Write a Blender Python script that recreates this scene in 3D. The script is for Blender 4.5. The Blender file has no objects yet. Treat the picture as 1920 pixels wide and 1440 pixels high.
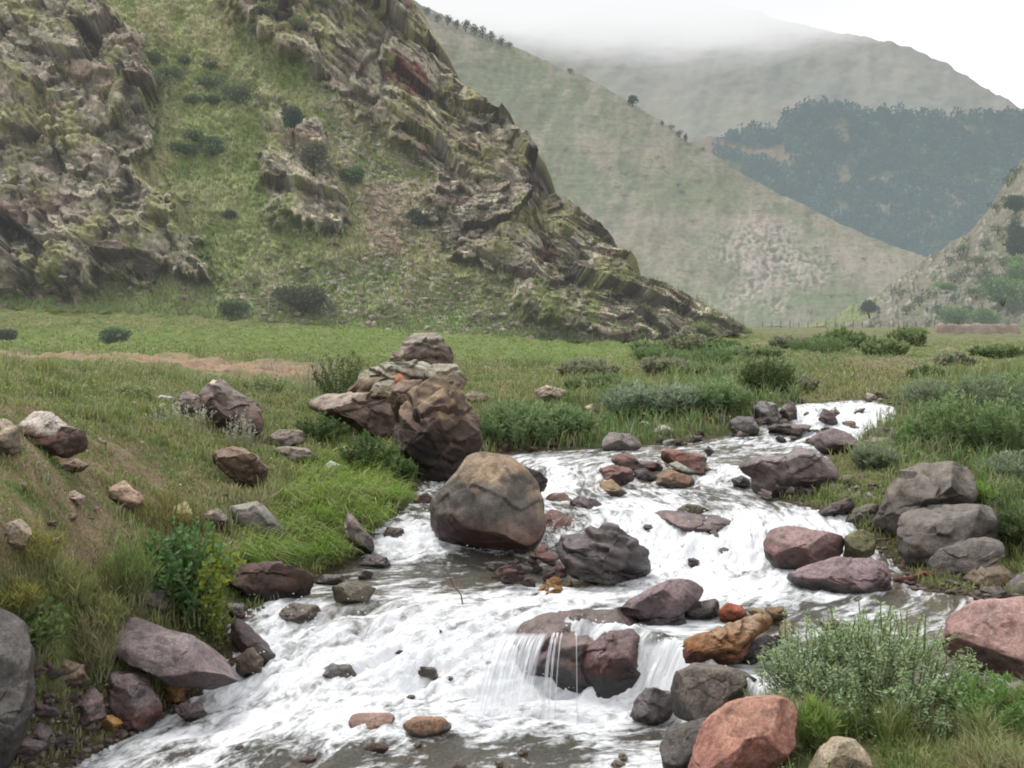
import bpy, bmesh, math, random
import numpy as np
C = bpy.context.scene.collection
rng = np.random.default_rng(7)
random.seed(7)
F = 2000.0; CX = 960.0; HV = 620.0; CZ = 2.6      # focal length in photo pixels, centre column, horizon row, eye height

# ------------------------------------------------------------------ numpy helpers
_perm = np.random.default_rng(3).permutation(256).astype(np.int64)
_perm = np.concatenate([_perm, _perm, _perm])
_g = np.random.default_rng(4).normal(size=(256, 3)); _g /= np.linalg.norm(_g, axis=1)[:, None]
def _h(i, j, k): return _perm[_perm[_perm[i & 255] + (j & 255)] + (k & 255)]
def perlin(P):
    P = np.asarray(P, float); i = np.floor(P).astype(np.int64); f = P - i
    w = f*f*f*(f*(f*6-15)+10); r = np.zeros(len(P))
    for a in (0, 1):
        for b in (0, 1):
            for c in (0, 1):
                g = _g[_h(i[:, 0]+a, i[:, 1]+b, i[:, 2]+c)]
                d = ((f - (a, b, c))*g).sum(1)
                ww = (w[:, 0] if a else 1-w[:, 0])*(w[:, 1] if b else 1-w[:, 1])*(w[:, 2] if c else 1-w[:, 2])
                r += ww*d
    return r*1.5
def fbm(P, o=4, gain=.5, lac=2.03):
    P = np.asarray(P, float); r = 0; a = 1; t = 0
    for k in range(o):
        r = r + a*perlin(P*(lac**k) + 13.7*k); t += a; a *= gain
    return r/t*1.6
def worley(P):
    """F1, F2, hash of nearest cell, vector to its centre"""
    P = np.asarray(P, float); i = np.floor(P).astype(np.int64); n = len(P)
    F1 = np.full(n, 9.); F2 = np.full(n, 9.); H = np.zeros(n, np.int64); V = np.zeros((n, 3))
    for a in (-1, 0, 1):
        for b in (-1, 0, 1):
            for c in (-1, 0, 1):
                h = _h(i[:, 0]+a, i[:, 1]+b, i[:, 2]+c)
                off = np.stack([_perm[h], _perm[h+101], _perm[h+203]], 1)/256.
                v = P - (i + (a, b, c) + off); d = np.sqrt((v*v).sum(1))
                m = d < F1
                F2 = np.where(m, F1, np.minimum(F2, d)); F1 = np.where(m, d, F1)
                H = np.where(m, h, H); V[m] = v[m]
    return F1, F2, H, V
def ss(a, b, x):
    t = np.clip((x-a)/(b-a), 0, 1); return t*t*(3-2*t)
def mix(a, b, t):
    t = np.asarray(t)[..., None]; return np.asarray(a)*(1-t) + np.asarray(b)*t
def sdf(px, py, poly):
    """signed distance to a polygon, negative inside"""
    poly = np.asarray(poly, float); n = len(poly)
    d = np.full(px.shape, 1e18); ins = np.zeros(px.shape, bool)
    for k in range(n):
        ax, ay = poly[k]; bx, by = poly[(k+1) % n]
        ex, ey = bx-ax, by-ay
        t = np.clip(((px-ax)*ex + (py-ay)*ey)/(ex*ex+ey*ey+1e-12), 0, 1)
        d = np.minimum(d, (px-ax-t*ex)**2 + (py-ay-t*ey)**2)
        c = ((ay > py) != (by > py)) & (px < ex*(py-ay)/(ey if abs(ey) > 1e-12 else 1e-12) + ax)
        ins ^= c
    d = np.sqrt(d); return np.where(ins, -d, d)

def mk_mesh(name, V, Fa, col=None, smooth=True, attrs=None):
    me = bpy.data.meshes.new(name)
    V = np.asarray(V, np.float32); Fa = np.asarray(Fa, np.int32); m, k = Fa.shape
    me.vertices.add(len(V)); me.vertices.foreach_set('co', V.ravel())
    me.loops.add(m*k); me.loops.foreach_set('vertex_index', Fa.ravel())
    me.polygons.add(m); me.polygons.foreach_set('loop_start', np.arange(0, m*k, k, dtype=np.int32))
    me.update(calc_edges=True)
    me.polygons.foreach_set('use_smooth', np.full(m, smooth, bool))
    if col is not None:
        a = me.color_attributes.new('Col', 'FLOAT_COLOR', 'POINT')
        c = np.ones((len(V), 4), np.float32); c[:, :3] = np.clip(col, 0, 1); a.data.foreach_set('color', c.ravel())
    for nm, arr in (attrs or {}).items():
        arr = np.asarray(arr, np.float32)
        if arr.ndim == 1:
            a = me.attributes.new(nm, 'FLOAT', 'POINT'); a.data.foreach_set('value', arr)
        else:
            a = me.attributes.new(nm, 'FLOAT_VECTOR', 'POINT'); a.data.foreach_set('vector', arr.ravel())
    return me
def grid_faces(nr, nc, keep=None):
    i = np.arange(nr*nc).reshape(nr, nc)
    f = np.stack([i[:-1, :-1], i[:-1, 1:], i[1:, 1:], i[1:, :-1]], -1).reshape(-1, 4)
    if keep is not None: f = f[keep.ravel()[f].any(1)]
    return f
def compact(V, Fa, *arrs):
    used = np.zeros(len(V), bool); used[Fa.ravel()] = True
    idx = np.cumsum(used)-1
    return (V[used], idx[Fa]) + tuple(a[used] for a in arrs)
def normals(V, Fa):
    n = np.cross(V[Fa[:, 1]]-V[Fa[:, 0]], V[Fa[:, 2]]-V[Fa[:, 0]]); N = np.zeros_like(V)
    for k in range(Fa.shape[1]): np.add.at(N, Fa[:, k], n)
    return N/(np.linalg.norm(N, axis=1)[:, None]+1e-12)

def link(name, me, mat, parent=None, loc=None, label=None, cat=None, group=None, kind=None):
    o = bpy.data.objects.new(name, me)
    if mat is not None and me is not None and len(me.materials) == 0: me.materials.append(mat)
    C.objects.link(o)
    if loc is not None: o.location = loc
    if parent is not None: o.parent = parent
    for k, v in (('label', label), ('category', cat), ('group', group), ('kind', kind)):
        if v: o[k] = v
    return o

# ------------------------------------------------------------------ materials
def nm(name):
    m = bpy.data.materials.new(name); m.use_nodes = True; t = m.node_tree; t.nodes.clear()
    return m, t
def nd(t, kind, **kw):
    n = t.nodes.new(kind)
    for k, v in kw.items():
        if k.startswith('i_'):
            n.inputs[k[2:].replace('_', ' ')].default_value = v
        else: setattr(n, k, v)
    return n
def surf_mat(name, rough=.85, n1=(8, .35), n2=(60, .3), bump=.4, bscale=30, bdist=.02, spec=.3, haze=0, hazecol=(.66, .69, .70), wetattr=False, anis=None):
    """vertex colour broken up by two noises, bumped; haze = fixed share of airlight for far slopes"""
    m, t = nm(name); L = t.links.new
    at = nd(t, 'ShaderNodeAttribute', attribute_name='Col')
    geo = nd(t, 'ShaderNodeTexCoord')
    src = geo.outputs['Object']
    if anis:
        mp = nd(t, 'ShaderNodeMapping'); mp.inputs['Scale'].default_value = anis; L(src, mp.inputs[0]); src = mp.outputs[0]
    cur = at.outputs['Color']
    for sc, am in (n1, n2):
        no = nd(t, 'ShaderNodeTexNoise', i_Scale=sc, i_Detail=6, i_Roughness=.65); L(src, no.inputs['Vector'])
        mr = nd(t, 'ShaderNodeMapRange', i_From_Min=.3, i_From_Max=.7, i_To_Min=1-am, i_To_Max=1+am); L(no.outputs['Fac'], mr.inputs['Value'])
        vm = nd(t, 'ShaderNodeVectorMath', operation='SCALE'); L(cur, vm.inputs[0]); L(mr.outputs[0], vm.inputs['Scale']); cur = vm.outputs[0]
    b = nd(t, 'ShaderNodeBsdfPrincipled', i_Roughness=rough); b.inputs['Specular IOR Level'].default_value = spec
    L(cur, b.inputs['Base Color'])
    nb = nd(t, 'ShaderNodeTexNoise', i_Scale=bscale, i_Detail=8, i_Roughness=.65); L(src, nb.inputs['Vector'])
    bp = nd(t, 'ShaderNodeBump', i_Strength=bump, i_Distance=bdist); L(nb.outputs['Fac'], bp.inputs['Height']); L(bp.outputs[0], b.inputs['Normal'])
    if wetattr:
        w = nd(t, 'ShaderNodeAttribute', attribute_name='wet')
        mr = nd(t, 'ShaderNodeMapRange', i_To_Min=rough, i_To_Max=.22); L(w.outputs['Fac'], mr.inputs['Value']); L(mr.outputs[0], b.inputs['Roughness'])
        mr2 = nd(t, 'ShaderNodeMapRange', i_To_Min=spec, i_To_Max=.6); L(w.outputs['Fac'], mr2.inputs['Value']); L(mr2.outputs[0], b.inputs['Specular IOR Level'])
    out = nd(t, 'ShaderNodeOutputMaterial')
    if haze:
        e = nd(t, 'ShaderNodeEmission'); e.inputs[0].default_value = (*hazecol, 1)
        mx = nd(t, 'ShaderNodeMixShader'); mx.inputs[0].default_value = haze
        L(b.outputs[0], mx.inputs[1]); L(e.outputs[0], mx.inputs[2]); L(mx.outputs[0], out.inputs[0])
    else: L(b.outputs[0], out.inputs[0])
    return m
def leaf_mat(name, trans=.35, rough=.6, haze=0, hazecol=(.6, .65, .68)):
    m, t = nm(name); L = t.links.new
    at = nd(t, 'ShaderNodeAttribute', attribute_name='Col')
    d = nd(t, 'ShaderNodeBsdfPrincipled', i_Roughness=rough); d.inputs['Specular IOR Level'].default_value = .25
    L(at.outputs['Color'], d.inputs['Base Color'])
    tr = nd(t, 'ShaderNodeBsdfTranslucent'); L(at.outputs['Color'], tr.inputs[0])
    mx = nd(t, 'ShaderNodeMixShader'); mx.inputs[0].default_value = trans
    L(d.outputs[0], mx.inputs[1]); L(tr.outputs[0], mx.inputs[2])
    cur = mx.outputs[0]
    if haze:  # painted haze: a fixed share of airlight mixed in as emission
        e = nd(t, 'ShaderNodeEmission'); e.inputs[0].default_value = (*hazecol, 1)
        m2 = nd(t, 'ShaderNodeMixShader'); m2.inputs[0].default_value = haze; L(cur, m2.inputs[1]); L(e.outputs[0], m2.inputs[2]); cur = m2.outputs[0]
    out = nd(t, 'ShaderNodeOutputMaterial'); L(cur, out.inputs[0])
    return m
M_ground = surf_mat('ground_soil_grass', n1=(3, .3), n2=(40, .35), bump=1, bscale=38, bdist=.05)
M_rock = surf_mat('river_rock', rough=.72, n1=(6, .34), n2=(75, .38), bump=.9, bscale=30, bdist=.022, spec=.35, wetattr=True)
M_cliff = surf_mat('cliff_rock', n1=(.8, .22), n2=(5, .30), bump=.6, bscale=3, bdist=.14, haze=.05, anis=(1, 1, .8))
M_grass = leaf_mat('grass_blades', .3)
M_leaf = leaf_mat('leaves', .35)
M_leaf_mid = leaf_mat('leaves_hillside', .2, haze=.07)
M_leaf_far = leaf_mat('leaves_far', .15, haze=.26, hazecol=(.36, .40, .40))
M_wood = surf_mat('bark', n1=(10, .3), n2=(60, .3))
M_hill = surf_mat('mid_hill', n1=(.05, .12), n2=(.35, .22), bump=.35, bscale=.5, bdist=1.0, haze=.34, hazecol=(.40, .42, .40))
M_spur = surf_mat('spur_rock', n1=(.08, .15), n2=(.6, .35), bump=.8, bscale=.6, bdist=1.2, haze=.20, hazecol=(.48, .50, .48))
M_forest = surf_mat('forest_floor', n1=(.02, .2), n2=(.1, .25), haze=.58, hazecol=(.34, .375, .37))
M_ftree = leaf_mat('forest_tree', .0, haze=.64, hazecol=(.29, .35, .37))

# ------------------------------------------------------------------ water levels and the lie of the land
WY = [0, 9.0, 9.7, 10.7, 12.45, 12.8, 15.4, 16.4, 17.3, 26, 40]
WZ = [.42, .44, .47, .78, .83, .92, 1.0, 1.09, 1.36, 1.5, 1.6]
LX = [-3, -1, .2, .5, .9, 1.05, 1.3, 1.6, 4]
LO = [7.2, 7.4, 7.55, 7.5, 7.35, 7.05, 6.6, 5.9, 5.9]
HI = [8.8, 8.7, 8.3, 7.75, 7.65, 7.6, 6.9, 6.2, 6.2]
def W(x, y):
    base = np.interp(y, WY, WZ)
    lo = np.interp(x, LX, LO); hi = np.interp(x, LX, HI)
    return base*ss(lo, hi, y)
def px(u, v, z): Y = (CZ-z)*F/(v-HV); return ((u-CX)*Y/F, Y)
CH = [(-400, 1900, 0), (-100, 1560, 0), (60, 1470, 0), (150, 1425, 0), (300, 1350, 0), (430, 1290, 0), (500, 1245, .05), (455, 1195, .25), (455, 1150, .42), (540, 1125, .43),
      (600, 1085, .45), (690, 1050, .46), (715, 1010, .6), (750, 975, .72), (770, 940, .79), (800, 900, .82), (880, 862, .93), (950, 848, .96), (1130, 842, .97),
      (1290, 832, .98), (1400, 818, 1.0), (1470, 800, 1.05), (1500, 785, 1.15), (1500, 765, 1.33), (1515, 757, 1.38), (1580, 747, 1.42), (1640, 750, 1.40),
      (1668, 766, 1.35), (1640, 790, 1.2), (1620, 815, 1.08), (1570, 845, 1.0), (1520, 880, .93), (1440, 925, .84), (1540, 957, .8), (1610, 978, .76), (1660, 1010, .68),
      (1690, 1060, .5), (1710, 1100, .46), (1800, 1112, .45), (1930, 1125, .45), (2300, 1140, .44), (2400, 1250, .43), (1980, 1290, .42), (1750, 1312, .42), (1560, 1325, .42),
      (1420, 1318, .41), (1335, 1330, .2), (1285, 1380, 0), (1265, 1480, 0), (1265, 1600, 0), (1300, 1900, 0)]
CHW = np.array([px(*p) for p in CH])
GP = [  # (u, v, Y) banks and meadows
 (-300,1440,5.4),(0,1440,5.6),(0,1200,5.8),(0,1000,6.5),(0,800,8),(0,740,9.8),(0,690,16),(0,675,22),(0,650,30),(0,610,40),(0,575,46),(-500,740,11),(-500,1000,6),
 (200,1250,6.9),(200,1100,7.3),(200,950,8.5),(200,800,10.4),(200,740,13.5),(200,700,18),(250,675,22),(250,650,31),(300,590,46),
 (340,1170,7.9),(430,1050,8.9),(450,930,10.3),(450,850,12),(450,780,15),(450,720,20),(450,680,25),(450,650,32),
 (650,1025,9.9),(650,960,10.9),(700,900,11.8),(650,840,14),(650,760,18),(700,700,24),(700,650,35),(600,612,46),
 (900,830,14.6),(950,780,17.5),(950,720,22),(950,680,30),(950,645,40),(900,628,45),
 (1150,815,15.6),(1150,760,20),(1150,700,28),(1150,665,38),(1200,642,44),(1200,628,70),
 (1400,790,17.6),(1450,720,24),(1400,660,40),(1400,626,55),(1420,618,90),
 (1560,738,20.5),(1600,700,28),(1600,650,52),(1600,615,120),
 (1700,860,13.6),(1750,900,11.9),(1750,800,15.6),(1750,755,18.5),(1800,700,26),(1900,650,50),(1900,615,120),(2200,650,50),
 (1900,1080,9.5),(1900,1050,9.9),(1900,980,10.7),(1900,900,12.2),(1900,850,13.7),(2300,1000,10),(2300,800,15),
 (1600,1335,5.95),(1500,1345,5.8),(1600,1440,5.1),(1900,1330,5.98),(1900,1440,5.1),(1420,1400,5.35),(1380,1440,5.2),(2300,1330,6),(2000,1800,3.6),(1500,1800,3.6),(0,1800,3.8),(-500,1500,4.5),
]
gx = []; gz = []
for (u, v, Y) in GP:
    gx.append(((u-CX)/F*4, math.log(Y)*1.6)); gz.append(CZ - Y*(v-HV)/F)
gx += [(-3, math.log(75)*1.6), (0, math.log(90)*1.6), (-3, math.log(130)*1.6), (0, math.log(130)*1.6), (3, math.log(130)*1.6)]
gz += [4.6, 3.2, 4.6, 3.1, 3.1]
gx = np.array(gx); gz = np.array(gz)
_K = np.sqrt(((gx[:, None]-gx[None])**2).sum(-1)+.004)
_K[np.diag_indices(len(gx))] -= .02
_w = np.linalg.solve(_K, gz-1.5)
def base_h(x, y):
    x = np.asarray(x, float); y = np.asarray(y, float); sh = x.shape; x = x.ravel(); y = y.ravel(); r = np.empty(len(x))
    for k in range(0, len(x), 40000):
        yy = np.clip(y[k:k+40000], 3.0, 130); ax = np.clip(x[k:k+40000]/np.maximum(y[k:k+40000], 3.0), -.95, .95)*4; ay = np.log(yy)*1.6
        r[k:k+40000] = np.sqrt((ax[:, None]-gx[None, :, 0])**2 + (ay[:, None]-gx[None, :, 1])**2+.004) @ _w + 1.5
    r += np.maximum(y-130, 0)*.004
    return r.reshape(sh)
def chan(x, y): return sdf(x, y, CHW)
def ground(x, y, detail=True):
    x = np.asarray(x, float); y = np.asarray(y, float)
    b = base_h(x, y); w = W(x, y); s = chan(x, y)
    P = np.stack([x.ravel(), y.ravel(), np.zeros(x.size)], 1)
    if detail:
        n = fbm(P*1.3, 4).reshape(x.shape); n2 = fbm(P*7+5, 3).reshape(x.shape)
        s = s + n*.12*ss(0, 1, np.abs(s))+n2*.04
        b = b + (n*.10+n2*.022)*ss(.1, .8, s)*np.clip(y/10, .6, 2)*(1-ss(90, 130, y))
    bw = .35+.02*y
    lift = ss(0, 1, s/bw)
    b = np.where(y < 30, np.maximum(b, w+.06), b)
    out = w + (b-w)*lift
    ins = w - (.04+.20*ss(0, .6, -s))
    if detail: ins = ins + (fbm(P*3.1+9, 3).reshape(x.shape))*.06
    far = ss(22, 27, y)
    z = np.where(s < 0, ins, out)
    return z*(1-far) + b*far
def surf(x, y):
    g = ground(x, y, False); w = W(x, y); return np.where(chan(x, y) < 0, np.maximum(g, w), g)
_ys = np.exp(np.linspace(math.log(4.2), math.log(125), 700))
def hit(u, v):
    """where the ray through a photo pixel meets the ground or the water"""
    xs = (u-CX)/F*_ys; z = CZ - _ys*(v-HV)/F
    d = z - surf(xs, _ys); k = np.argmax(d < 0)
    if not (d < 0).any(): k = len(d)-1
    k = max(k, 1); t = d[k-1]/(d[k-1]-d[k]+1e-9); Y = _ys[k-1] + (_ys[k]-_ys[k-1])*np.clip(t, 0, 1)
    return (u-CX)/F*Y, Y
def proj(x, y, z): return CX + F*x/y, HV + F*(CZ-z)/y

# ------------------------------------------------------------------ ground sheet
def ground_colour(x, y, z):
    u, v = proj(x, y, z); P = np.stack([x, y, z*0], 1); s = chan(x, y)
    n = fbm(P*.9, 4); n2 = fbm(P*4+3, 4); n3 = fbm(P*.25+7, 3)
    g = mix((.12, .17, .045), (.21, .215, .085), ss(-.35, .45, n))
    g = mix(g, (.20, .175, .11), ss(.0, .55, n2+n3*.5)*.6)
    soil = mix((.22, .135, .085), (.30, .21, .14), ss(-.4, .4, n2))
    def reg(poly, soft): return ss(soft, -soft, sdf(u+n*25, v+n2*12, poly))
    m = reg([(-300, 735), (60, 745), (160, 800), (300, 850), (360, 950), (330, 1010), (200, 1000), (240, 1090), (120, 1060), (-300, 1060)], 30)*ss(-.5, .15, n2+.25)
    g = mix(g, soil, m*.9*ss(-.45, .25, n2+n*.4+.1))
    m = ss(1.2, -.6, np.abs(y-23.5-n*1.6)-1.7)*(1-ss(-.21, -.15, x/y))*ss(-.7, 0, n2+.35)
    g = mix(g, (.42, .28, .19), m*.9)
    g = mix(g, (.33, .27, .17), ss(.15, .5, n3+n*.3)*ss(0, .25, x/y)*.6)
    m = reg([(1470, 675), (1690, 670), (1760, 700), (1700, 745), (1500, 745)], 15)
    g = mix(g, (.27, .21, .14), m*.75)
    m = reg([(900, 700), (1150, 685), (1480, 700), (1450, 730), (1000, 745)], 12)*ss(-.3, .3, n2)
    g = mix(g, (.25, .20, .13), m*.6)
    m = reg([(700, 610), (1200, 650), (1450, 670), (1000, 680), (-100, 655), (-100, 625)], 12)
    g = mix(g, (.17, .25, .06), m*.6)
    far = ss(45, 80, y); g = mix(g, mix((.20, .19, .10), (.14, .17, .075), ss(-.3, .3, n3)), far*.8)
    bank = ss(.35, .0, s)*ss(20, 14, y)      # ground darkens towards the water's edge
    g = mix(g, (.07, .045, .03), bank*.85)
    bed = mix((.34, .28, .20), (.17, .135, .09), ss(-.3, .4, n2))
    w1, w2, wh, _v = worley(P*9)
    peb = np.stack([.16+.30*(_perm[wh]/256.), .14+.22*(_perm[wh+50]/256.), .10+.16*(_perm[wh+99]/256.)], 1)
    bed = mix(bed, peb, .65*ss(.05, .2, w2-w1))
    return mix(g, bed, ss(.02, -.06, s))
def build_ground():
    ys = np.concatenate([np.exp(np.linspace(math.log(3.4), math.log(60), 480)), np.exp(np.linspace(math.log(62), math.log(4000), 90))])
    ss_ = np.concatenate([np.linspace(-1.4, -.56, 60), np.linspace(-.55, .55, 860), np.linspace(.56, 1.4, 60)])
    Y, S = np.meshgrid(ys, ss_, indexing='ij'); X = S*Y
    Z = ground(X, Y)
    V = np.stack([X.ravel(), Y.ravel(), Z.ravel()], 1)
    col = ground_colour(V[:, 0], V[:, 1], V[:, 2])
    me = mk_mesh('ground', V, grid_faces(*Y.shape), col)
    link('ground', me, M_ground, kind='structure')
build_ground()

# ------------------------------------------------------------------ stream
FOAM = [  # (u, v, ru, rv, foam)
 (700, 1150, 260, 60, .8), (850, 1260, 420, 70, 1.0), (620, 1330, 380, 50, .98), (950, 1330, 300, 35, .95), (300, 1400, 220, 50, .78), (500, 1420, 200, 40, .55), (850, 1420, 330, 38, .18), (1180, 1425, 110, 45, .9),
 (760, 1080, 150, 28, .22), (640, 1110, 70, 20, .2), (1000, 1125, 150, 22, .9), (870, 1130, 120, 15, .75), (770, 1025, 55, 30, 1.0), (950, 1075, 130, 25, .15),
 (1330, 1030, 130, 55, 1.0), (1400, 1100, 150, 26, .95), (1300, 1080, 80, 40, 1.0), (1600, 1150, 160, 22, .42), (1800, 1170, 180, 40, .3), (1600, 1230, 200, 50, .45),
 (1520, 985, 90, 20, .95), (1450, 960, 100, 14, .7), (1250, 925, 130, 22, .6), (1400, 935, 100, 18, .45), (1080, 880, 100, 25, .7), (1030, 915, 50, 20, .9), (1180, 940, 70, 20, .95), (1210, 965, 60, 20, .95),
 (1400, 890, 90, 12, .85), (1360, 850, 100, 14, .5), (1480, 825, 90, 14, .6), (1600, 790, 60, 25, 1.0), (1520, 775, 40, 14, .95), (1220, 855, 120, 12, .45), (1220, 1300, 60, 45, .95), (1230, 1380, 60, 30, .5),
 (1480, 1290, 60, 20, .9)]
FL = np.array([px(*p) for p in [(1590, 745, 1.42), (1600, 790, 1.2), (1500, 830, 1.02), (1300, 865, .95), (1230, 905, .85), (1330, 960, .78), (1340, 1030, .55), (1280, 1100, .44), (1000, 1140, .42), (800, 1200, .25), (600, 1300, 0), (300, 1420, 0), (-300, 1800, 0)]])
def flow(x, y):
    seg = FL[1:]-FL[:-1]; ln = np.sqrt((seg**2).sum(1)); cum = np.concatenate([[0], np.cumsum(ln)])
    wsum = 0; S = 0; T = 0
    for k in range(len(seg)):
        d = seg[k]/ln[k]; rx = x-FL[k, 0]; ry = y-FL[k, 1]
        al = rx*d[0]+ry*d[1]; t = np.clip(al, 0, ln[k]); dist = np.sqrt((rx-d[0]*t)**2+(ry-d[1]*t)**2)
        w = 1/(dist+.15)**6
        S = S + w*(cum[k]+al); T = T + w*(rx*d[1]-ry*d[0]); wsum = wsum + w
    return S/wsum, T/wsum
def build_water():
    ys = np.exp(np.linspace(math.log(4.0), math.log(21), 640)); s_ = np.linspace(-.75, .85, 900)
    Y, S = np.meshgrid(ys, s_, indexing='ij'); X = S*Y
    x = X.ravel(); y = Y.ravel()
    sd = chan(x, y); keep = sd < .3
    V0 = np.full(len(x), .0); idx = np.where(keep)[0]
    xx = x[idx]; yy = y[idx]; w = W(xx, yy); u, v = proj(xx, yy, w)
    num = np.full(len(xx), .45*.05); den = np.full(len(xx), .05)
    for (fu, fv, ru, rv, f) in FOAM:
        g = np.exp(-((u-fu)/ru)**2-((v-fv)/rv)**2)**1.3; num += g*f; den += g
    foam = num/den
    foam = foam - .05 - .19*(1-foam)
    fs, ft = flow(xx, yy)
    P = np.stack([fs*1.6, ft*4.2, 0*fs], 1)
    n1 = fbm(P, 4); n2 = fbm(P*3+4, 4); n3 = perlin(np.stack([fs*.9, ft*1.5, 0*fs+3], 1))
    gw = (W(xx, yy+.12)-W(xx, yy-.12))/.24        # slope of the surface
    rough = foam*(.5+1.4*np.clip(gw, 0, 1))
    ridge = 1-np.abs(n1)*2
    n4 = fbm(np.stack([fs*4.5, ft*7, 0*fs+9], 1), 4)
    z = w + rough*(.050*ridge+.060*n1+.038*n2+.022*(1-2*np.abs(n4))) + .012*n2*(1-foam) + .03*n3*foam
    z = z - .015
    edge = ss(.0, .3, sd[idx]); z = z-.05*edge
    V0[idx] = z; V = np.stack([x, y, V0], 1)
    fo = np.zeros(len(x)); fo[idx] = foam + .35*np.clip(gw, 0, .8)*.6
    fl = np.zeros((len(x), 3)); fl[idx, 0] = fs; fl[idx, 1] = ft
    k2 = keep.reshape(Y.shape); i = np.arange(len(x)).reshape(Y.shape)
    f = grid_faces(*Y.shape); f = f[keep[f].all(1)]
    V, f, fo, fl = compact(V, f, fo, fl)
    me = mk_mesh('stream_water', V, f, attrs={'foam': fo, 'flow': fl})
    link('stream_water', me, M_water, kind='structure')
def water_mat():
    m, t = nm('stream_water'); L = t.links.new
    fa = nd(t, 'ShaderNodeAttribute', attribute_name='foam'); fl = nd(t, 'ShaderNodeAttribute', attribute_name='flow')
    def noise(sx, sy, det, rough, dist=0):
        mp = nd(t, 'ShaderNodeMapping'); mp.inputs['Scale'].default_value = (sx, sy, 1); L(fl.outputs['Vector'], mp.inputs[0])
        n = nd(t, 'ShaderNodeTexNoise', i_Scale=1, i_Detail=det, i_Roughness=rough, i_Distortion=dist); L(mp.outputs[0], n.inputs['Vector']); return n.outputs['Fac']
    a = noise(2.8, 7.5, 6, .58, 1.3); b = noise(13, 25, 6, .62, .9); c = noise(1.3, 3.2, 5, .6, .5)
    def math_(op, x, y):
        n = nd(t, 'ShaderNodeMath', operation=op)
        for k, q in ((0, x), (1, y)):
            if isinstance(q, (int, float)): n.inputs[k].default_value = q
            else: L(q, n.inputs[k])
        return n.outputs[0]
    s = math_('ADD', math_('MULTIPLY', math_('SUBTRACT', a, .5), 2.4), math_('MULTIPLY', math_('SUBTRACT', b, .5), 1.0))
    s = math_('ADD', s, math_('MULTIPLY', math_('SUBTRACT', c, .5), 1.5))
    s = math_('ADD', s, fa.outputs['Fac'])
    mr = nd(t, 'ShaderNodeMapRange', interpolation_type='LINEAR', i_From_Min=.22, i_From_Max=.86); L(s, mr.inputs['Value'])
    hb = math_('ADD', math_('MULTIPLY', a, .6), math_('MULTIPLY', b, .5))
    bp = nd(t, 'ShaderNodeBump', i_Strength=.75, i_Distance=.06); L(hb, bp.inputs['Height'])
    bp2 = nd(t, 'ShaderNodeBump', i_Strength=.7, i_Distance=.05); L(hb, bp2.inputs['Height'])
    tr = nd(t, 'ShaderNodeBsdfTransparent'); tr.inputs[0].default_value = (.86, .85, .76, 1)
    gl = nd(t, 'ShaderNodeBsdfGlossy', i_Roughness=.12); gl.inputs[0].default_value = (.9, .93, .95, 1); L(bp2.outputs[0], gl.inputs['Normal'])
    fr = nd(t, 'ShaderNodeFresnel', i_IOR=1.33); L(bp2.outputs[0], fr.inputs['Normal'])
    w = nd(t, 'ShaderNodeMixShader'); L(math_('MULTIPLY', fr.outputs[0], .7), w.inputs[0]); L(tr.outputs[0], w.inputs[1]); L(gl.outputs[0], w.inputs[2])
    di = nd(t, 'ShaderNodeBsdfDiffuse'); di.inputs[0].default_value = (.44, .42, .35, 1); L(bp2.outputs[0], di.inputs['Normal'])
    w2 = nd(t, 'ShaderNodeMixShader'); w2.inputs[0].default_value = .14; L(w.outputs[0], w2.inputs[1]); L(di.outputs[0], w2.inputs[2])
    fo = nd(t, 'ShaderNodeBsdfPrincipled', i_Roughness=.5); cr = nd(t, 'ShaderNodeMapRange', i_From_Min=.33, i_From_Max=.62); L(b, cr.inputs['Value'])
    cm = nd(t, 'ShaderNodeMix', data_type='RGBA'); cm.inputs[6].default_value = (.74, .765, .79, 1); cm.inputs[7].default_value = (.90, .91, .92, 1); L(cr.outputs[0], cm.inputs[0]); L(cm.outputs[2], fo.inputs['Base Color']); L(bp.outputs[0], fo.inputs['Normal'])
    o = nd(t, 'ShaderNodeMixShader'); L(mr.outputs[0], o.inputs[0]); L(w2.outputs[0], o.inputs[1]); L(fo.outputs[0], o.inputs[2])
    out = nd(t, 'ShaderNodeOutputMaterial'); L(o.outputs[0], out.inputs[0])
    return m
M_water = water_mat()
build_water()
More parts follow.
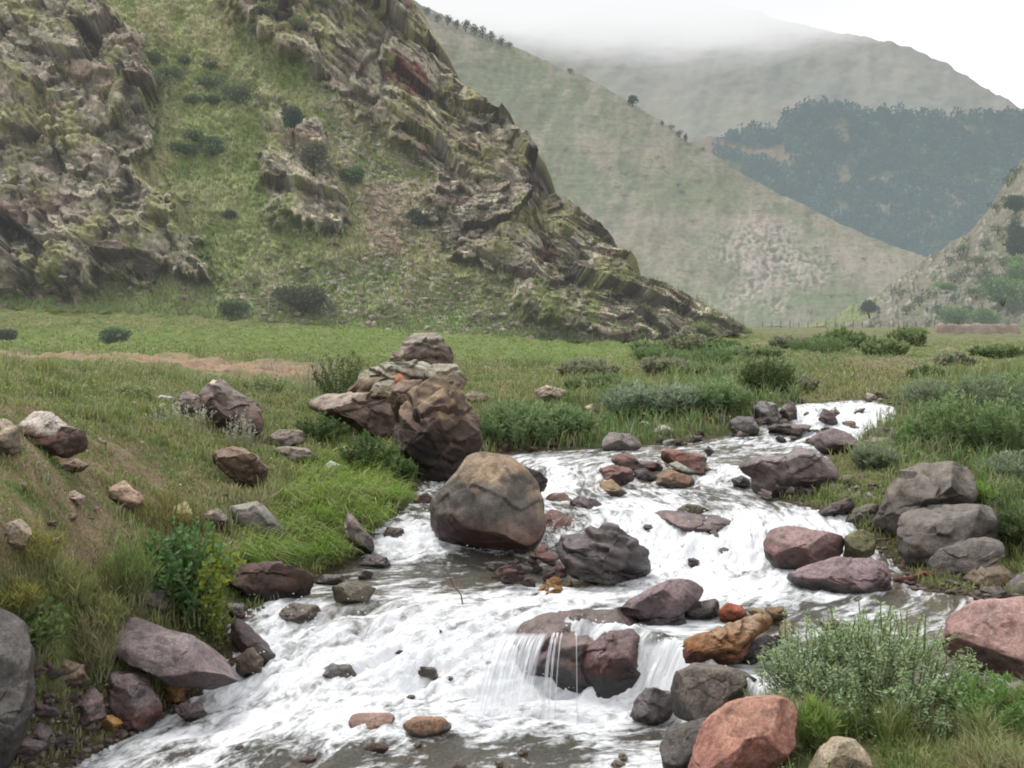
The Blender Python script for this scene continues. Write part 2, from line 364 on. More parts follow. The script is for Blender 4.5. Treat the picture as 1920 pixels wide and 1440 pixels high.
# ------------------------------------------------------------------ rocks
_ico = {}
def ico(k):
    if k not in _ico:
        bm = bmesh.new(); bmesh.ops.create_icosphere(bm, subdivisions=k, radius=1)
        _ico[k] = (np.array([v.co[:] for v in bm.verts]), np.array([[q.index for q in f.verts] for f in bm.faces])); bm.free()
    return _ico[k]
PURPLE = (.185, .130, .130); GBROWN = (.19, .155, .125); RED = (.27, .105, .08); DARK = (.075, .058, .056); PINK = (.36, .205, .17)
TAN = (.40, .31, .21); PALE = (.60, .56, .48); ORANGE = (.45, .21, .06); GREY = (.22, .20, .19); BROWN = (.19, .12, .085); GREEN = (.22, .22, .14)
def make_rock(R, D, seed, col, top=None, bot=None, ang=.6, level=5, warp=1., water=None, origin=None, patch=None, strata=0):
    """R(theta) outline radius in x-z; D half depth; returns verts, faces, colour, wet"""
    r = np.random.default_rng(seed); d, Fa = ico(level); ang0 = ang; ang = .25+.75*ang if ang > .12 else ang
    th = np.arctan2(d[:, 2], d[:, 0]); rho = np.sqrt(d[:, 0]**2+d[:, 2]**2)
    rr = R(th); p = rho**.7
    V = np.stack([p*rr*np.cos(th), np.sign(d[:, 1])*np.abs(d[:, 1])**.8*D, p*rr*np.sin(th)], 1)
    size = float(np.mean(rr)+D)/2
    for k in range(int(5+11*ang)):
        n = r.normal(size=3); n[1] = -abs(n[1])-.35 if r.random() < .75 else n[1]
        if r.random() < .35: n[2] = abs(n[2])+.5
        n /= np.linalg.norm(n); q = V@n; lim = q.max()*r.uniform(.52, .88)
        V = V - np.maximum(q-lim, 0)[:, None]*n[None]*(.7+.3*ang)
    o = r.uniform(0, 50, 3)
    def fit(V):      # bring the outline back to the drawn one after the cuts
        t2 = np.arctan2(V[:, 2], V[:, 0]); r2 = np.hypot(V[:, 0], V[:, 2]); b = (np.mod(t2, 2*math.pi)/(2*math.pi)*72).astype(int) % 72
        mx = np.zeros(72); np.maximum.at(mx, b, r2/rr_(t2)); mx[mx < .3] = 1
        kk = np.array([1, 2, 3, 2, 1])/9.; mx = np.convolve(np.concatenate([mx[-2:], mx, mx[:2]]), kk, 'valid')
        f = 1/np.interp(np.mod(t2, 2*math.pi), np.linspace(0, 2*math.pi, 73), np.append(mx, mx[0])); f = np.clip(f, .7, 1.7)
        V = V.copy(); V[:, 0] *= f; V[:, 2] *= f; return V
    rr_ = lambda t2: R(t2)
    V = fit(V)
    n1 = fbm(V/size*1.1+o, 3); n2 = fbm(V/size*4+o, 4)
    N = d
    V = V + N*(n1*.045*size*warp + n2*.018*size)[:, None]
    if ang > .3:     # chipped, faceted skin
        f1, f2, h, vv = worley(V/size*np.array([1.3, 1.3, 1.9])+o+n1[:, None]*.3)
        V = V + N*(((_perm[h]/256.-.5)*.07+(vv*_g[h & 255]).sum(1)*.17)*size*(ang0*1.15-.12) - .02*size*ang*ss(.05, 0, f2-f1))[:, None]
    V = fit(V)
    if strata:
        sn = perlin(np.stack([V[:, 2]/size*7+V[:, 0]/size*2.2+n1, V[:, 0]/size*.7, V[:, 1]/size*.7], 1)+o)
        V = V + N*(np.tanh(sn*5)*.035*size*strata)[:, None]
    NN = normals(V, Fa); NN = NN*np.sign((NN*d).sum(1).mean())
    c = np.tile(np.array(col, float), (len(V), 1))
    c = c*(1+.45*n1+.25*n2)[:, None]
    n3 = fbm(V/size*1.8+o+9, 4)
    c = mix(c, np.array(col)*(1.25, .95, .8), ss(0, .5, n3)*.5)
    up_mask = ss(.15, .75, NN[:, 2]+n3*.5)  # picks faces turned upward, broken up by noise
    if top is not None: c = mix(c, np.array(top)*(1+.3*n2)[:, None], up_mask*ss(.1, .6, V[:, 2]/max(V[:, 2].max(), .01)+n3*.5)*.9)
    else: c = mix(c, np.clip(np.array(col)*1.5+.03, 0, 1)*(1+.2*n2)[:, None], up_mask*.55)
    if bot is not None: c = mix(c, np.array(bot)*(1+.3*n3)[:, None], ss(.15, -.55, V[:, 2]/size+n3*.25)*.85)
    c = mix(c, c*.45, ss(.12, .45, np.abs(n2))*.5)  # crevice shade painted into the colour
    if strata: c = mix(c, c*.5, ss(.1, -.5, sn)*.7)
    c = c*.86*(.42+.66*ss(-.45, .75, NN[:, 2]+n3*.2))[:, None]  # shading put into the colour: sides and undersides darker than tops
    wet = np.zeros(len(V))
    if origin is not None:
        P = V+origin
        hw = P[:, 2] - W(P[:, 0], P[:, 1])
        if water: wet = ss(.20*water, .03, hw + n3*.08)
        gz_ = P[:, 2]-surf(P[:, 0], P[:, 1]); c = c*(1-.35*ss(.12, 0, gz_+n3*.05))[:, None]  # foot darkened in the colour as contact shade near the ground
        c = c*(1-.42*wet)[:, None]
    c = np.clip(c, .012, .9)
    return V, Fa, c, wet
def outline(poly, Yc):
    p = np.array([((u-CX)/F*Yc, CZ-(v-HV)/F*Yc) for u, v in poly])
    a = p; b = np.roll(p, -1, 0); cr = a[:, 0]*b[:, 1]-b[:, 0]*a[:, 1]; A = cr.sum()/2
    c = ((a+b)*cr[:, None]).sum(0)/(6*A)
    q = p-c; K = 360; R = np.zeros(K)
    for k in range(K):
        t = 2*math.pi*k/K; dx, dz = math.cos(t), math.sin(t); best = 0
        for i in range(len(q)):
            x1, z1 = q[i]; x2, z2 = q[(i+1) % len(q)]; ex, ez = x2-x1, z2-z1
            den = dx*ez-dz*ex
            if abs(den) < 1e-9: continue
            tt = (x1*ez-z1*ex)/den; ssg = (x1*dz-z1*dx)/den
            if tt > 0 and -1e-6 <= ssg <= 1+1e-6: best = max(best, tt)
        R[k] = best
    R = np.maximum(R, R.mean()*.15)
    ker = np.exp(-(np.arange(-8, 9)/2.5)**2); ker /= ker.sum()
    Rp = np.concatenate([R[-8:], R, R[:8]]); R = np.convolve(Rp, ker, 'valid')
    R = R*1.02
    return c, (lambda th: np.interp(np.mod(th, 2*math.pi), np.linspace(0, 2*math.pi, K+1), np.append(R, R[0]))), p
_seed = [100]
ROCKS = []
def rock(poly, col, label, name='boulder', cat='boulder', D=None, Y=None, group=None, level=None, **kw):
    _seed[0] += 1
    vb = max(v for u, v in poly); ub = [u for u, v in poly if v == vb][0]; w = max(u for u, v in poly)-min(u for u, v in poly); h = vb-min(v for u, v in poly)
    uc = (max(u for u, v in poly)+min(u for u, v in poly))/2
    x0, Yf = hit(uc, vb) if Y is None else (0, Y)
    s = Yf/F; Dm = (D or .8)*s*max(math.sqrt(w*h), .6*w)/2
    Yc = Yf + Dm*.62
    c, R, p = outline(poly, Yc)
    cen = np.array([c[0], Yc, c[1]])
    lv = level or (6 if w > 110 else 5 if w > 35 else 4)
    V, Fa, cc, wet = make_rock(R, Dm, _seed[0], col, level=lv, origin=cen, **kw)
    base = np.array([c[0], Yc, V[:, 2].min()+c[1]])
    V = V + (cen-base)
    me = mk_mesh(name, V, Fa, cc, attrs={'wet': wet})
    ROCKS.append((uc, vb, w))
    return link(name, me, M_rock, loc=base, label=label, cat=cat, group=group)
w1 = dict(water=1.0)
# the large boulders in and beside the stream
rock([(806,1000),(803,960),(812,935),(838,908),(860,880),(875,857),(905,851),(950,856),(985,880),(1005,905),(1018,940),(1022,985),(1012,1010),(985,1035),(940,1050),(880,1054),(830,1048),(812,1030)], (.165,.145,.125),
     'largest dome shaped grey brown boulder in mid stream with an orange top and reddish foot', top=(.43,.31,.20), bot=(.16,.065,.055), D=.95, ang=.34, water=.7, warp=.8)
rock([(955,868),(985,875),(1012,885),(1027,900),(1022,920),(1003,932),(975,925),(950,890)], DARK, 'dark wet knob of rock behind the right shoulder of the largest boulder', name='rock', cat='rock', Y=11.3, D=.8, **w1)
rock([(1046,1021),(1070,1008),(1092,1010),(1103,995),(1150,983),(1172,999),(1194,1017),(1219,1039),(1228,1086),(1205,1099),(1172,1106),(1128,1099),(1077,1092),(1062,1068),(1048,1043)], (.13,.10,.10),
     'dark wet folded boulder with wrinkled skin right of the pile of broken red stones', top=(.22,.19,.18), ang=.9, strata=1.2, D=.9, water=3)
rock([(1018,1028),(1018,970),(1033,957),(1048,961),(1077,977),(1106,992),(1092,1010),(1055,1026),(1033,1036)], (.33,.15,.11), 'triangular brick red rock leaning between the largest boulder and the dark folded boulder', ang=.9, D=.7, Y=10.35, **w1)
rock([(1019,942),(1033,928),(1059,926),(1074,940),(1080,960),(1060,970),(1035,962)], (.30,.16,.09), 'small rusty brown rock just right of the largest boulder', name='rock', cat='rock', ang=.8, Y=11.2, **w1)
rock([(1068,948),(1085,933),(1117,939),(1139,955),(1152,972),(1148,987),(1103,994),(1080,980)], (.15,.09,.08), 'dark maroon wedge rock with a peaked top behind the triangular red rock', ang=.9, Y=10.8, **w1)
rock([(1135,962),(1165,957),(1192,970),(1194,986),(1150,990),(1130,987)], DARK, 'low dark wet rock at the right end of the maroon wedge rock', name='rock', cat='rock', ang=.8, Y=10.9, **w1)
rock([(1222,977),(1240,962),(1290,962),(1340,970),(1375,967),(1389,985),(1375,997),(1300,997),(1245,993)], (.25,.17,.165), 'long flat purple slab lying awash in the middle of the rapids', name='rock_slab', cat='rock', ang=.5, D=1.3, **w1)
rock([(1266,957),(1290,945),(1312,948),(1337,961),(1300,967)], (.20,.16,.06), 'small mossy yellow brown rock on the far edge of the long flat slab', name='rock', cat='rock', D=1.1, **w1)
rock([(1240,850),(1255,842),(1325,855),(1330,888),(1305,890),(1270,874),(1245,870)], (.24,.12,.095), 'long brick coloured slab tilted across the upper stream', name='rock_slab', cat='rock', ang=.9, D=.7, **w1)
rock([(1143,862),(1165,850),(1190,855),(1200,868),(1230,865),(1252,882),(1215,889),(1165,886)], (.18,.10,.085), 'maroon rock left of the long brick coloured slab', name='rock', cat='rock', ang=.8, **w1)
rock([(1122,882),(1150,872),(1185,880),(1192,902),(1165,914),(1133,898)], (.20,.11,.085), 'reddish rock at the left end of the upper rock cluster', name='rock', cat='rock', ang=.8, **w1)
rock([(1233,894),(1260,882),(1300,895),(1307,912),(1270,917),(1230,910)], (.26,.15,.09), 'rusty rock with mossy edge below the long brick coloured slab', name='rock', cat='rock', ang=.7, **w1)
rock([(1188,884),(1210,878),(1234,895),(1222,904),(1195,898)], DARK, 'small black rock in the middle of the upper rock cluster', name='rock', cat='rock', ang=.7, **w1)
rock([(1250,872),(1270,866),(1305,885),(1292,892)], (.36,.36,.27), 'thin pale greenish stone leaning on the long brick coloured slab', name='rock', cat='rock', ang=.6, Y=12.55, **w1)
rock([(1320,845),(1329,836),(1341,848),(1328,856)], DARK, 'small dark stone just beyond the right end of the brick coloured slab', name='rock', cat='rock', **w1)
rock([(1120,908),(1148,900),(1178,926),(1150,934)], (.30,.20,.10), 'ochre rock half covered by the small cascade', name='rock', cat='rock', ang=.6, **w1)
rock([(1395,875),(1403,862),(1434,858),(1472,854),(1510,842),(1537,852),(1567,867),(1575,890),(1548,911),(1499,915),(1464,934),(1426,934),(1411,919),(1415,898),(1397,892)], (.21,.165,.16),
     'large smooth grey purple boulder sloping into the upper stream', top=(.30,.26,.24), ang=.7, D=.9, water=.5)
rock([(1518,829),(1537,814),(1567,804),(1594,812),(1615,829),(1611,848),(1590,856),(1544,852)], (.20,.155,.15), 'rounded grey boulder directly behind the large smooth one in the upper stream', ang=.5, **w1)
rock([(1617,820),(1632,806),(1655,800),(1697,812),(1707,825),(1686,833),(1640,832)], (.13,.10,.10), 'dark angular boulder at the right edge of the upper stream', ang=.8, **w1)
rock([(1621,831),(1644,821),(1667,820),(1688,830),(1669,846),(1636,850)], (.25,.21,.19), 'flat light grey rock in front of the dark angular boulder', name='rock', cat='rock', ang=.5, D=1.1)
rock([(1372,900),(1392,892),(1407,900),(1411,917),(1380,917)], DARK, 'black wet rock at the left foot of the large smooth boulder', name='rock', cat='rock', Y=12.1, **w1)
rock([(1533,787),(1546,766),(1567,775),(1578,800),(1560,803)], (.13,.09,.085), 'dark pointed rock splitting the topmost rapid', name='rock', cat='rock', ang=.9, **w1)
rock([(1369,791),(1384,781),(1415,783),(1424,803),(1420,814),(1395,818),(1373,812)], (.15,.135,.13), 'dark grey round boulder on the far bank, leftmost of the row', ang=.4)
rock([(1413,768),(1430,753),(1453,755),(1466,780),(1453,797),(1422,795)], (.24,.215,.21), 'light grey boulder on the far bank beside the topmost rapid', ang=.6)
rock([(1464,766),(1483,749),(1495,766),(1497,787),(1450,792)], (.20,.17,.15), 'upright grey rock at the left lip of the topmost rapid', name='rock', cat='rock', ang=.8)
rock([(1426,808),(1453,795),(1500,796),(1537,800),(1514,809),(1464,818)], (.20,.15,.13), 'low flat brownish rock ledge below the topmost rapid', name='rock_ledge', cat='rock', ang=.8, D=1.1, **w1)
rock([(1531,966),(1560,944),(1598,934),(1607,950),(1583,970),(1548,976)], (.12,.09,.085), 'dark flat wet rock below the shingle at the foot of the smooth boulder', ang=.8, **w1)
rock([(1583,980),(1605,955),(1644,944),(1660,963),(1640,986)], (.13,.11,.08), 'dark mossy rock wedged against the tall right bank boulder', name='rock', cat='rock', ang=.7, **w1)
rock([(1638,997),(1655,951),(1668,917),(1697,888),(1739,872),(1793,866),(1827,884),(1844,905),(1827,925),(1790,960),(1750,1010),(1720,1062),(1682,1064),(1655,1040)], (.14,.118,.10),
     'tallest grey brown boulder on the right bank with a broad flat shoulder', top=(.23,.20,.165), ang=.6, D=.9, Y=9.9, water=.6)
rock([(1694,1000),(1709,972),(1758,957),(1827,946),(1869,953),(1890,974),(1883,1007),(1816,1030),(1770,1050),(1740,1068),(1705,1064),(1690,1035)], (.14,.12,.105),
     'middle grey boulder of the right bank stack resting against the tallest one', top=(.22,.195,.17), ang=.4, D=.95, Y=9.4, water=.6)
rock([(1749,1060),(1770,1035),(1816,1016),(1865,1008),(1886,1024),(1875,1050),(1835,1080),(1812,1112),(1770,1108),(1753,1090)], (.125,.108,.098),
     'lowest dark grey boulder of the right bank stack', top=(.20,.175,.155), ang=.4, D=.95, Y=9.0, water=.7)
rock([(1810,1090),(1840,1066),(1881,1058),(1913,1085),(1911,1108),(1873,1127),(1823,1120)], (.20,.15,.10), 'earthy brown rock beneath the right bank stack', name='rock', cat='rock', ang=.5, Y=8.85)
rock([(1879,1114),(1896,1093),(1932,1072),(1960,1080),(1965,1130),(1887,1132)], (.19,.165,.155), 'grey boulder cut off by the right edge below the right bank stack', ang=.3, Y=8.7)
rock([(1436,1025),(1453,1001),(1491,991),(1548,995),(1581,1005),(1587,1043),(1537,1059),(1506,1078),(1464,1078),(1441,1048)], (.27,.165,.155),
     'smooth rounded pinkish boulder with a white rapid pouring past its left side', top=(.36,.25,.235), ang=.3, D=1.0, Y=9.35, water=.5)
rock([(1579,1003),(1617,993),(1642,1005),(1644,1041),(1617,1053),(1583,1049)], (.24,.225,.12), 'mossy yellow green rock between the pinkish boulder and the tallest right bank boulder', ang=.4, Y=9.5, **w1)
rock([(1468,1099),(1483,1083),(1522,1064),(1575,1050),(1636,1051),(1670,1058),(1677,1081),(1673,1112),(1575,1110)], (.25,.175,.18), 'flat mauve slab at the water line below the smooth pinkish boulder', name='rock_slab', cat='rock', ang=.5, D=.8, water=.6)
# bar of rocks across the lower fall
rock([(1144,1170),(1172,1131),(1206,1107),(1254,1088),(1292,1090),(1328,1112),(1309,1131),(1263,1150),(1225,1174)], (.21,.14,.145), 'domed glossy purple boulder above the lower waterfall', ang=.3, D=.9, top=(.32,.23,.23), water=1.6)
rock([(1206,1178),(1230,1148),(1285,1151),(1289,1177),(1259,1198),(1214,1200)], (.10,.075,.08), 'dark square rock in front of the domed purple boulder', name='rock', cat='rock', ang=.8, Y=7.75, **w1)
rock([(1257,1148),(1297,1132),(1347,1126),(1356,1156),(1297,1168)], (.12,.095,.085), 'dark flat rock between the domed purple boulder and a rusty red stone', name='rock', cat='rock', ang=.7, Y=7.95, **w1)
rock([(1343,1148),(1364,1130),(1393,1139),(1404,1157),(1374,1168),(1350,1163)], (.34,.10,.05), 'rusty red stone at the right end of the dark flat rock', name='rock', cat='rock', ang=.5, Y=7.9)
rock([(1285,1215),(1307,1198),(1407,1161),(1440,1158),(1474,1179),(1431,1196),(1385,1240),(1311,1246),(1287,1253)], (.38,.19,.08), 'long orange slab with cream streaks beside the side cascade', name='rock_slab', cat='rock', top=(.48,.33,.21), bot=(.20,.075,.05), ang=.9, strata=.6, D=.6, Y=6.85)
rock([(1310,1235),(1380,1215),(1440,1195),(1475,1210),(1450,1250),(1360,1260)], DARK, 'dark wet rock supporting the long orange slab', name='rock', cat='rock', ang=.7, Y=6.95, D=.6)
rock([(962,1225),(975,1190),(1020,1168),(1090,1160),(1170,1160),(1212,1172),(1212,1240),(1195,1290),(1150,1330),(1050,1335),(985,1330)], (.11,.085,.085), 'broad dark wet ledge with the waterfall running over its left side', name='rock_ledge', cat='rock', ang=.75, D=.8, Y=7.55, water=4, top=(.36,.25,.225))
rock([(1078,1240),(1100,1205),(1135,1188),(1200,1180),(1213,1210),(1208,1250),(1168,1312),(1100,1322),(1078,1296)], (.13,.055,.045), 'dark red brown boulder right of the waterfall strands', ang=.5, D=.8, Y=7.45, water=2.5, top=(.28,.18,.17), bot=(.03,.025,.025))
rock([(1190,1215),(1225,1190),(1265,1200),(1262,1230),(1215,1262),(1190,1250)], (.13,.11,.08), 'small dark mossy rock at the head of the side cascade', name='rock', cat='rock', ang=.7, Y=7.55)
rock([(1265,1310),(1273,1270),(1307,1252),(1354,1249),(1402,1266),(1426,1282),(1402,1313),(1364,1341),(1307,1370),(1273,1363)], (.16,.13,.11), 'round dark brown boulder beside the side cascade', ang=.25, D=.95, Y=6.45, top=(.22,.185,.155), warp=.5)
rock([(1238,1406),(1254,1376),(1297,1359),(1335,1355),(1345,1400),(1320,1460),(1250,1470)], (.11,.095,.085), 'dark boulder under the round brown one at the bottom edge', ang=.3, Y=6.1)
rock([(1292,1460),(1307,1414),(1335,1371),(1374,1333),(1412,1311),(1460,1308),(1498,1333),(1505,1376),(1485,1424),(1472,1475),(1380,1500)], (.43,.20,.155), 'big salmon red boulder at the bottom edge beside the feathery bush', ang=.3, D=1.0, Y=5.05, top=(.50,.27,.19))
rock([(1518,1450),(1541,1409),(1575,1387),(1604,1389),(1628,1414),(1636,1460),(1570,1480)], (.40,.33,.23), 'rounded tan boulder in the grass at the bottom edge', ang=.2, D=.9, Y=4.9, warp=.4)
rock([(1776,1212),(1786,1165),(1843,1135),(1886,1128),(1960,1128),(1990,1200),(1970,1280),(1900,1288),(1850,1276),(1790,1240)], (.34,.21,.185), 'large pink brown boulder cut off by the right edge behind the feathery bush', ang=.3, D=.85, Y=6.7, warp=.5)
rock([(1535,1168),(1560,1158),(1594,1177),(1575,1188),(1548,1187)], (.22,.08,.06), 'small red brown stone alone in the right hand pool', name='rock', cat='rock', ang=.5, **w1)
rock([(1868,1410),(1880,1400),(1905,1393),(1928,1405),(1925,1440),(1880,1440)], (.44,.38,.30), 'knobbly cream stone in the grass at the lower right corner', name='rock', cat='rock', ang=.8, Y=5.3)
rock([(1180,1345),(1192,1310),(1225,1285),(1258,1300),(1262,1345),(1215,1362)], (.20,.16,.16), 'wet mauve rock under the splash of the side cascade', name='rock', cat='rock', ang=.6, Y=7.05, water=3)
rock([(753,1362),(775,1347),(830,1347),(847,1362),(835,1380),(775,1380)], (.30,.17,.10), 'small round orange brown stone alone in the lower pool', name='rock', cat='rock', ang=.1, D=.9, water=.3, warp=.3)
rock([(645,1358),(665,1345),(735,1344),(742,1356),(700,1366)], (.38,.24,.19), 'faint pink flat stone awash left of the orange brown stone', name='rock', cat='rock', ang=.3, D=1.2)
rock([(680,1405),(700,1394),(730,1402),(720,1413)], (.10,.05,.04), 'small dark red stone under the clear water of the lower pool', name='rock', cat='rock', ang=.5)
rock([(600,1262),(620,1247),(655,1250),(668,1270),(630,1282)], (.20,.18,.16), 'dark stone showing through the foam of the main cascade', name='rock', cat='rock', ang=.6, water=3)
rock([(619,1105),(646,1093),(680,1094),(705,1104),(690,1128),(630,1138)], (.17,.14,.08), 'submerged brown rock at the left lip of the main cascade', name='rock', cat='rock', ang=.4, water=3)
rock([(985,1180),(1015,1160),(1040,1172),(1020,1190)], (.17,.14,.13), 'small grey stone at the lip above the waterfall strands', name='rock', cat='rock', ang=.6, Y=7.95, water=3)
# left shore
rock([(-60,1150),(0,1176),(20,1200),(42,1240),(50,1290),(47,1350),(32,1400),(10,1450),(-80,1470)], (.135,.125,.115), 'dark grey boulder cut off by the left edge at the bottom', ang=.4, D=.8, Y=5.9)
rock([(200,1170),(250,1172),(292,1185),(346,1195),(387,1223),(437,1265),(441,1283),(392,1299),(333,1277),(271,1240),(215,1217)], (.26,.205,.205), 'long smooth grey purple slab slanting down to the main cascade', name='rock_slab', cat='boulder', ang=.35, D=.8, top=(.34,.275,.27), warp=.4, water=.4, Y=7.1)
rock([(180,1285),(208,1262),(250,1265),(283,1300),(304,1329),(292,1356),(250,1371),(208,1345),(186,1320)], (.20,.15,.15), 'round purple boulder with a red foot below the long grey slab', ang=.35, bot=(.20,.075,.06), D=.95, water=.3)
rock([(425,1163),(458,1177),(492,1206),(529,1237),(502,1250),(471,1230),(433,1204)], (.10,.07,.07), 'dark wet tongue of rock above the left end of the main cascade', ang=.6, **w1)
rock([(425,1085),(450,1060),(520,1056),(582,1073),(590,1100),(560,1122),(500,1138),(436,1132)], (.105,.065,.048), 'dark undercut rock ledge beneath the grassy left bank', name='rock_ledge', cat='rock', ang=.9, D=.9, bot=(.02,.016,.014))  # near-black foot paints the shade of the hollow under the bank
rock([(240,1110),(267,1099),(300,1111),(322,1145),(292,1148),(260,1134)], (.20,.17,.165), 'grey flat rock poking out under the leafy yellow green plant', name='rock', cat='rock', ang=.7)
rock([(423,1135),(455,1132),(460,1163),(433,1166)], (.23,.18,.18), 'small mauve block below the leafy yellow green plant', name='rock', cat='rock', ang=.7)
rock([(440,1235),(470,1213),(492,1240),(487,1272),(455,1279),(440,1265)], (.16,.12,.09), 'wet brown stone between the long grey slab and the cascade', name='rock', cat='rock', ang=.5, water=.4)
rock([(285,1295),(315,1280),(345,1292),(347,1322),(300,1326)], (.28,.15,.06), 'orange brown stone in the hollow under the long grey slab', name='rock', cat='rock', ang=.6)
rock([(56,1306),(90,1300),(137,1333),(120,1348),(75,1338)], (.25,.25,.20), 'flat greenish grey stone in the left shore pile', name='rock', cat='rock', ang=.6, Y=6.75)
rock([(33,1350),(55,1343),(97,1375),(92,1390),(40,1393)], (.17,.13,.13), 'wedge shaped purple stone near the bottom of the left shore pile', name='rock', cat='rock', ang=.8, Y=6.3)
rock([(12,1390),(45,1386),(88,1398),(60,1428),(15,1430)], (.15,.115,.115), 'lowest dark purple stone of the left shore pile', name='rock', cat='rock', ang=.8, Y=6.1)
rock([(136,1310),(165,1295),(187,1310),(193,1350),(165,1375),(140,1355)], (.23,.165,.155), 'upright purple pink stone left of the round purple boulder', name='rock', cat='rock', ang=.7)
rock([(50,1258),(75,1250),(92,1268),(88,1290),(60,1295)], (.42,.20,.13), 'bright orange red stone at the top of the left shore pile', name='rock', cat='rock', ang=.6, Y=7.0)
rock([(75,1245),(110,1235),(150,1250),(165,1285),(120,1290)], (.25,.18,.13), 'brown flat stone at the back of the left shore pile', name='rock', cat='rock', ang=.7)
rock([(108,1270),(145,1268),(157,1300),(125,1312)], (.13,.12,.115), 'dark grey stone in the middle of the left shore pile', name='rock', cat='rock', ang=.7, Y=7.0)
rock([(108,1348),(135,1340),(150,1370),(125,1382)], (.20,.155,.155), 'small purple stone right of the wedge shaped purple stone', name='rock', cat='rock', ang=.7, Y=6.6)
rock([(180,1352),(203,1340),(227,1360),(207,1381),(186,1374)], (.44,.25,.08), 'ochre orange stone at the water below the round purple boulder', name='rock', cat='rock', ang=.5)
# left bank
rock([(27,800),(48,774),(90,774),(115,793),(150,812),(152,845),(120,862),(65,842),(35,818)], (.20,.125,.10), 'brown rock with a white top on the bare left slope', top=(.72,.64,.55), ang=.6)
rock([(-40,790),(0,786),(22,802),(27,822),(32,850),(-40,855)], (.30,.23,.17), 'tan topped rock cut off by the left edge beside the white topped rock', top=(.55,.45,.33), ang=.5)
rock([(367,740),(385,720),(410,712),(440,738),(490,765),(502,800),(480,818),(430,812),(375,777)], (.20,.145,.125), 'brown boulder with a pale knob standing in the left meadow', ang=.8, top=(.30,.24,.21))
rock([(385,727),(395,714),(415,714),(420,728),(400,734)], (.62,.50,.36), 'pale sandy cobble resting on top of the brown meadow boulder', name='rock', cat='rock', ang=.2, Y=None)
rock([(282,752),(300,741),(325,745),(327,754),(312,760)], (.42,.40,.36), 'thin pale grey slab left of the brown meadow boulder', name='rock', cat='rock', ang=.5)
rock([(330,742),(350,734),(372,745),(378,775),(345,785),(332,765)], (.28,.22,.20), 'small brownish grey rock against the left side of the brown meadow boulder', name='rock', cat='rock', ang=.7)
rock([(500,822),(520,806),(563,807),(573,830),(540,840),(505,838)], (.25,.20,.165), 'square grey brown stone below the brown meadow boulder', name='rock', cat='rock', ang=.7)
rock([(500,847),(530,837),(575,842),(600,860),(575,869),(525,858)], (.25,.21,.17), 'long low grey stone just below the square grey brown one', name='rock', cat='rock', ang=.6)
rock([(635,845),(648,835),(663,850),(657,868),(638,866)], (.42,.36,.28), 'small upright beige stone below the pinkish slab boulder', name='rock', cat='rock', ang=.6)
rock([(604,876),(620,864),(641,874),(640,889),(612,888)], (.66,.66,.64), 'small round white stone on the left bank grass', name='rock', cat='rock', ang=.3)
rock([(390,864),(405,846),(438,836),(480,850),(502,880),(492,912),(450,915),(420,892)], (.24,.165,.12), 'brown weathered rock sunk in the grass of the left bank', ang=.6, D=.6)
rock([(200,917),(228,902),(258,925),(268,945),(235,958),(205,942)], (.45,.31,.22), 'pale orange rounded rock on the left slope', name='rock', cat='rock', ang=.4)
rock([(113,932),(138,919),(158,932),(157,946),(122,945)], (.48,.37,.29), 'small pale pink stone left of the pale orange rounded rock', name='rock', cat='rock', ang=.5)
rock([(323,952),(345,942),(363,965),(350,992),(325,982)], (.42,.36,.18), 'yellowish stone on the left slope behind the leafy plant', name='rock', cat='rock', ang=.5)
rock([(383,962),(405,954),(427,975),(422,997),(395,988)], (.27,.215,.195), 'small purple grey rock left of the pale grey bank boulder', name='rock', cat='rock', ang=.6)
rock([(433,950),(480,941),(508,966),(534,995),(520,1013),(450,1003),(428,977)], (.28,.25,.225), 'pale grey boulder lying half buried in the left bank grass', ang=.4, top=(.38,.34,.30))
rock([(643,962),(662,970),(695,1008),(704,1038),(677,1048),(648,1008)], (.22,.175,.16), 'narrow grey rock tilted against the grassy bank at the small side fall', ang=.6, bot=(.05,.035,.03))
rock([(182,737),(200,728),(216,733),(205,742)], (.72,.68,.58), 'small flat white stone in the left meadow', name='rock', cat='rock', ang=.3)
rock([(776,935),(800,923),(817,940),(802,974),(778,972)], (.19,.125,.105), 'maroon rounded rock in the shadow left of the largest boulder', name='rock', cat='rock', ang=.3, Y=11.2)
rock([(746,967),(770,955),(778,972),(755,980)], (.50,.24,.07), 'orange stone at the waterside left of the largest boulder', name='rock', cat='rock', ang=.4, Y=11.0)
rock([(0,985),(30,975),(60,1000),(50,1030),(-10,1035)], (.30,.24,.17), 'earthy stone at the left edge halfway down the bare slope', name='rock', cat='rock', ang=.5)
rock([(120,870),(140,860),(165,872),(150,886),(125,884)], (.34,.25,.18), 'small earthy stone on the bare slope below the white topped rock', name='rock', cat='rock', ang=.5)
# the great outcrop above the bank
rock([(560,770),(580,748),(650,738),(700,736),(735,746),(753,770),(752,820),(737,848),(705,830),(665,802),(620,790),(583,785)], (.27,.19,.155), 'broad pinkish slab boulder jutting left from the big outcrop', top=(.44,.36,.28), bot=(.13,.085,.065), ang=.8, D=.9, Y=14.6)
rock([(745,765),(780,722),(820,700),(860,732),(895,785),(904,830),(890,870),(858,905),(815,915),(780,885),(757,850),(747,800)], (.17,.11,.085), 'big dark overhanging boulder with rusty patches above the stream', top=(.42,.30,.18), bot=(.022,.017,.015), ang=1, strata=.35, D=.8, Y=12.4)  # lower part coloured near black for the shadowed hollow beneath
rock([(648,740),(685,692),(735,678),(797,676),(824,702),(790,722),(745,745),(700,742)], (.33,.27,.20), 'layered tan slab lying on top of the outcrop', name='rock_slab', cat='boulder', top=(.50,.48,.37), ang=.9, strata=1.5, D=.9, Y=15.2)
